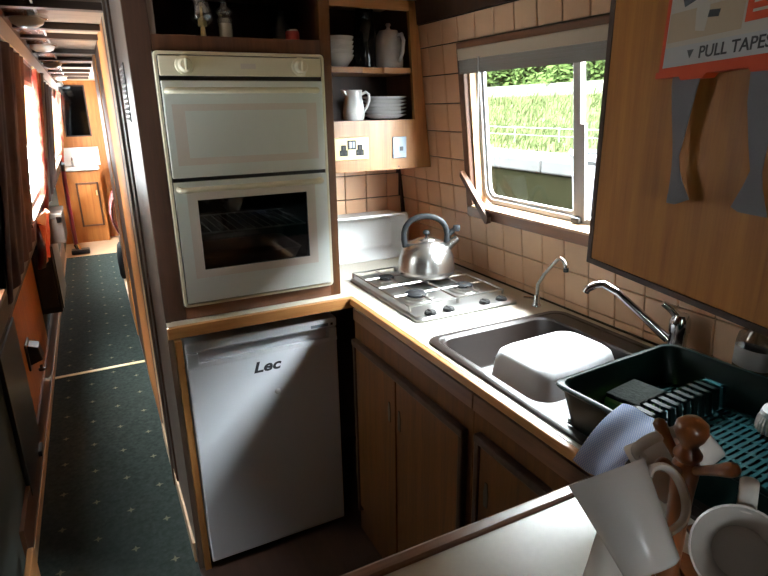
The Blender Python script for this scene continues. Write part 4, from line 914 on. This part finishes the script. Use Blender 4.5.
mr = thing('wall_mirror', 'dark framed mirror hung above the basin at the corridor end', 'mirror')
bx('frame', 'dark', mr, -.20, .085, 8.19, 8.199, 1.28, 1.88); bx('glass', 'mirror', mr, -.185, .07, 8.186, 8.19, 1.295, 1.865)
sh_ = thing('spotlight', 'small pale wall light at the top left of the mirror', 'light'); obj('shade', MB().lathe([(.01, 0), (.035, .03), (.04, .06)], 14, frame((-.17, 8.13, 1.93), (0, -.6, -1))), 'lightdome', sh_, smooth=50); obj('arm', MB().tube([(-.17, 8.198, 1.90), (-.17, 8.13, 1.92)], .008, 8), 'chrome', sh_)
# towel and bag on the right
tw = MB(); V = []
for j in range(7):
    for i in range(9): V.append(Vector((.17-.05*math.sin(math.pi*j/6)+.012*math.sin(i*1.7), 6.25+.42*i/8, .78-.42*j/6)))
F = [(j*9+i, j*9+i+1, j*9+i+10, j*9+i+9) for j in range(6) for i in range(8)]; k = len(V)
tw.add(V+[v+Vector((.02, 0, 0)) for v in V], F+[tuple(k+i for i in f[::-1]) for f in F]); obj('towel', tw, 'towel', smooth=60, label='pink and cream towel hanging at the right of the corridor end', cat='towel')
rl = thing('towel_rail', 'slim rail carrying the pink towel', 'rail'); obj('bar', MB().tube([(.182, 6.15, .79), (.182, 6.8, .79)], .008, 8), 'chrome', rl); 
for y in (6.15, 6.8): obj('bracket', MB().tube([(.182, y, .79), (.30, y, .79)], .008, 8), 'chrome', rl)
bg_ = thing('dark_bag', 'dark grey bag slumped below the pink towel', 'bag'); sbm = MB(); BG = lambda o, z, hx=.05: MB().rrect(.16, 6.05, hx-o, .14-o, .03, z)
sbm.ring([BG(.01, .008), BG(-.0, .05), BG(.0, .2), BG(.015, .30), BG(.03, .33)]); obj('sack', sbm, 'greyplastic', bg_, smooth=60); obj('strap', MB().tube([(.16, 5.97, .32), (.16, 6.01, .40), (.16, 6.09, .40), (.16, 6.13, .32)], .008, 6), 'black', bg_, smooth=60)
# vacuum cleaner wand
vc = thing('vacuum_cleaner', 'upright vacuum cleaner with a dark red tube by the basin cupboard', 'vacuum')
obj('tube', MB().tube([(-.255, 7.0, .98), (-.27, 7.2, .60), (-.27, 7.32, .10)], .022, 8), 'vac', vc, smooth=60)
obj('head', MB().box(-.33, -.14, 7.25, 7.38, .009, .06), 'black', vc, bevel=.012); obj('neck', MB().tube([(-.27, 7.32, .12), (-.25, 7.32, .05)], .03, 8), 'chrome', vc, smooth=60)
obj('handle', MB().tube([(-.255, 7.0, .98), (-.25, 6.96, 1.05), (-.245, 6.88, 1.06)], .018, 8), 'black', vc, smooth=60)
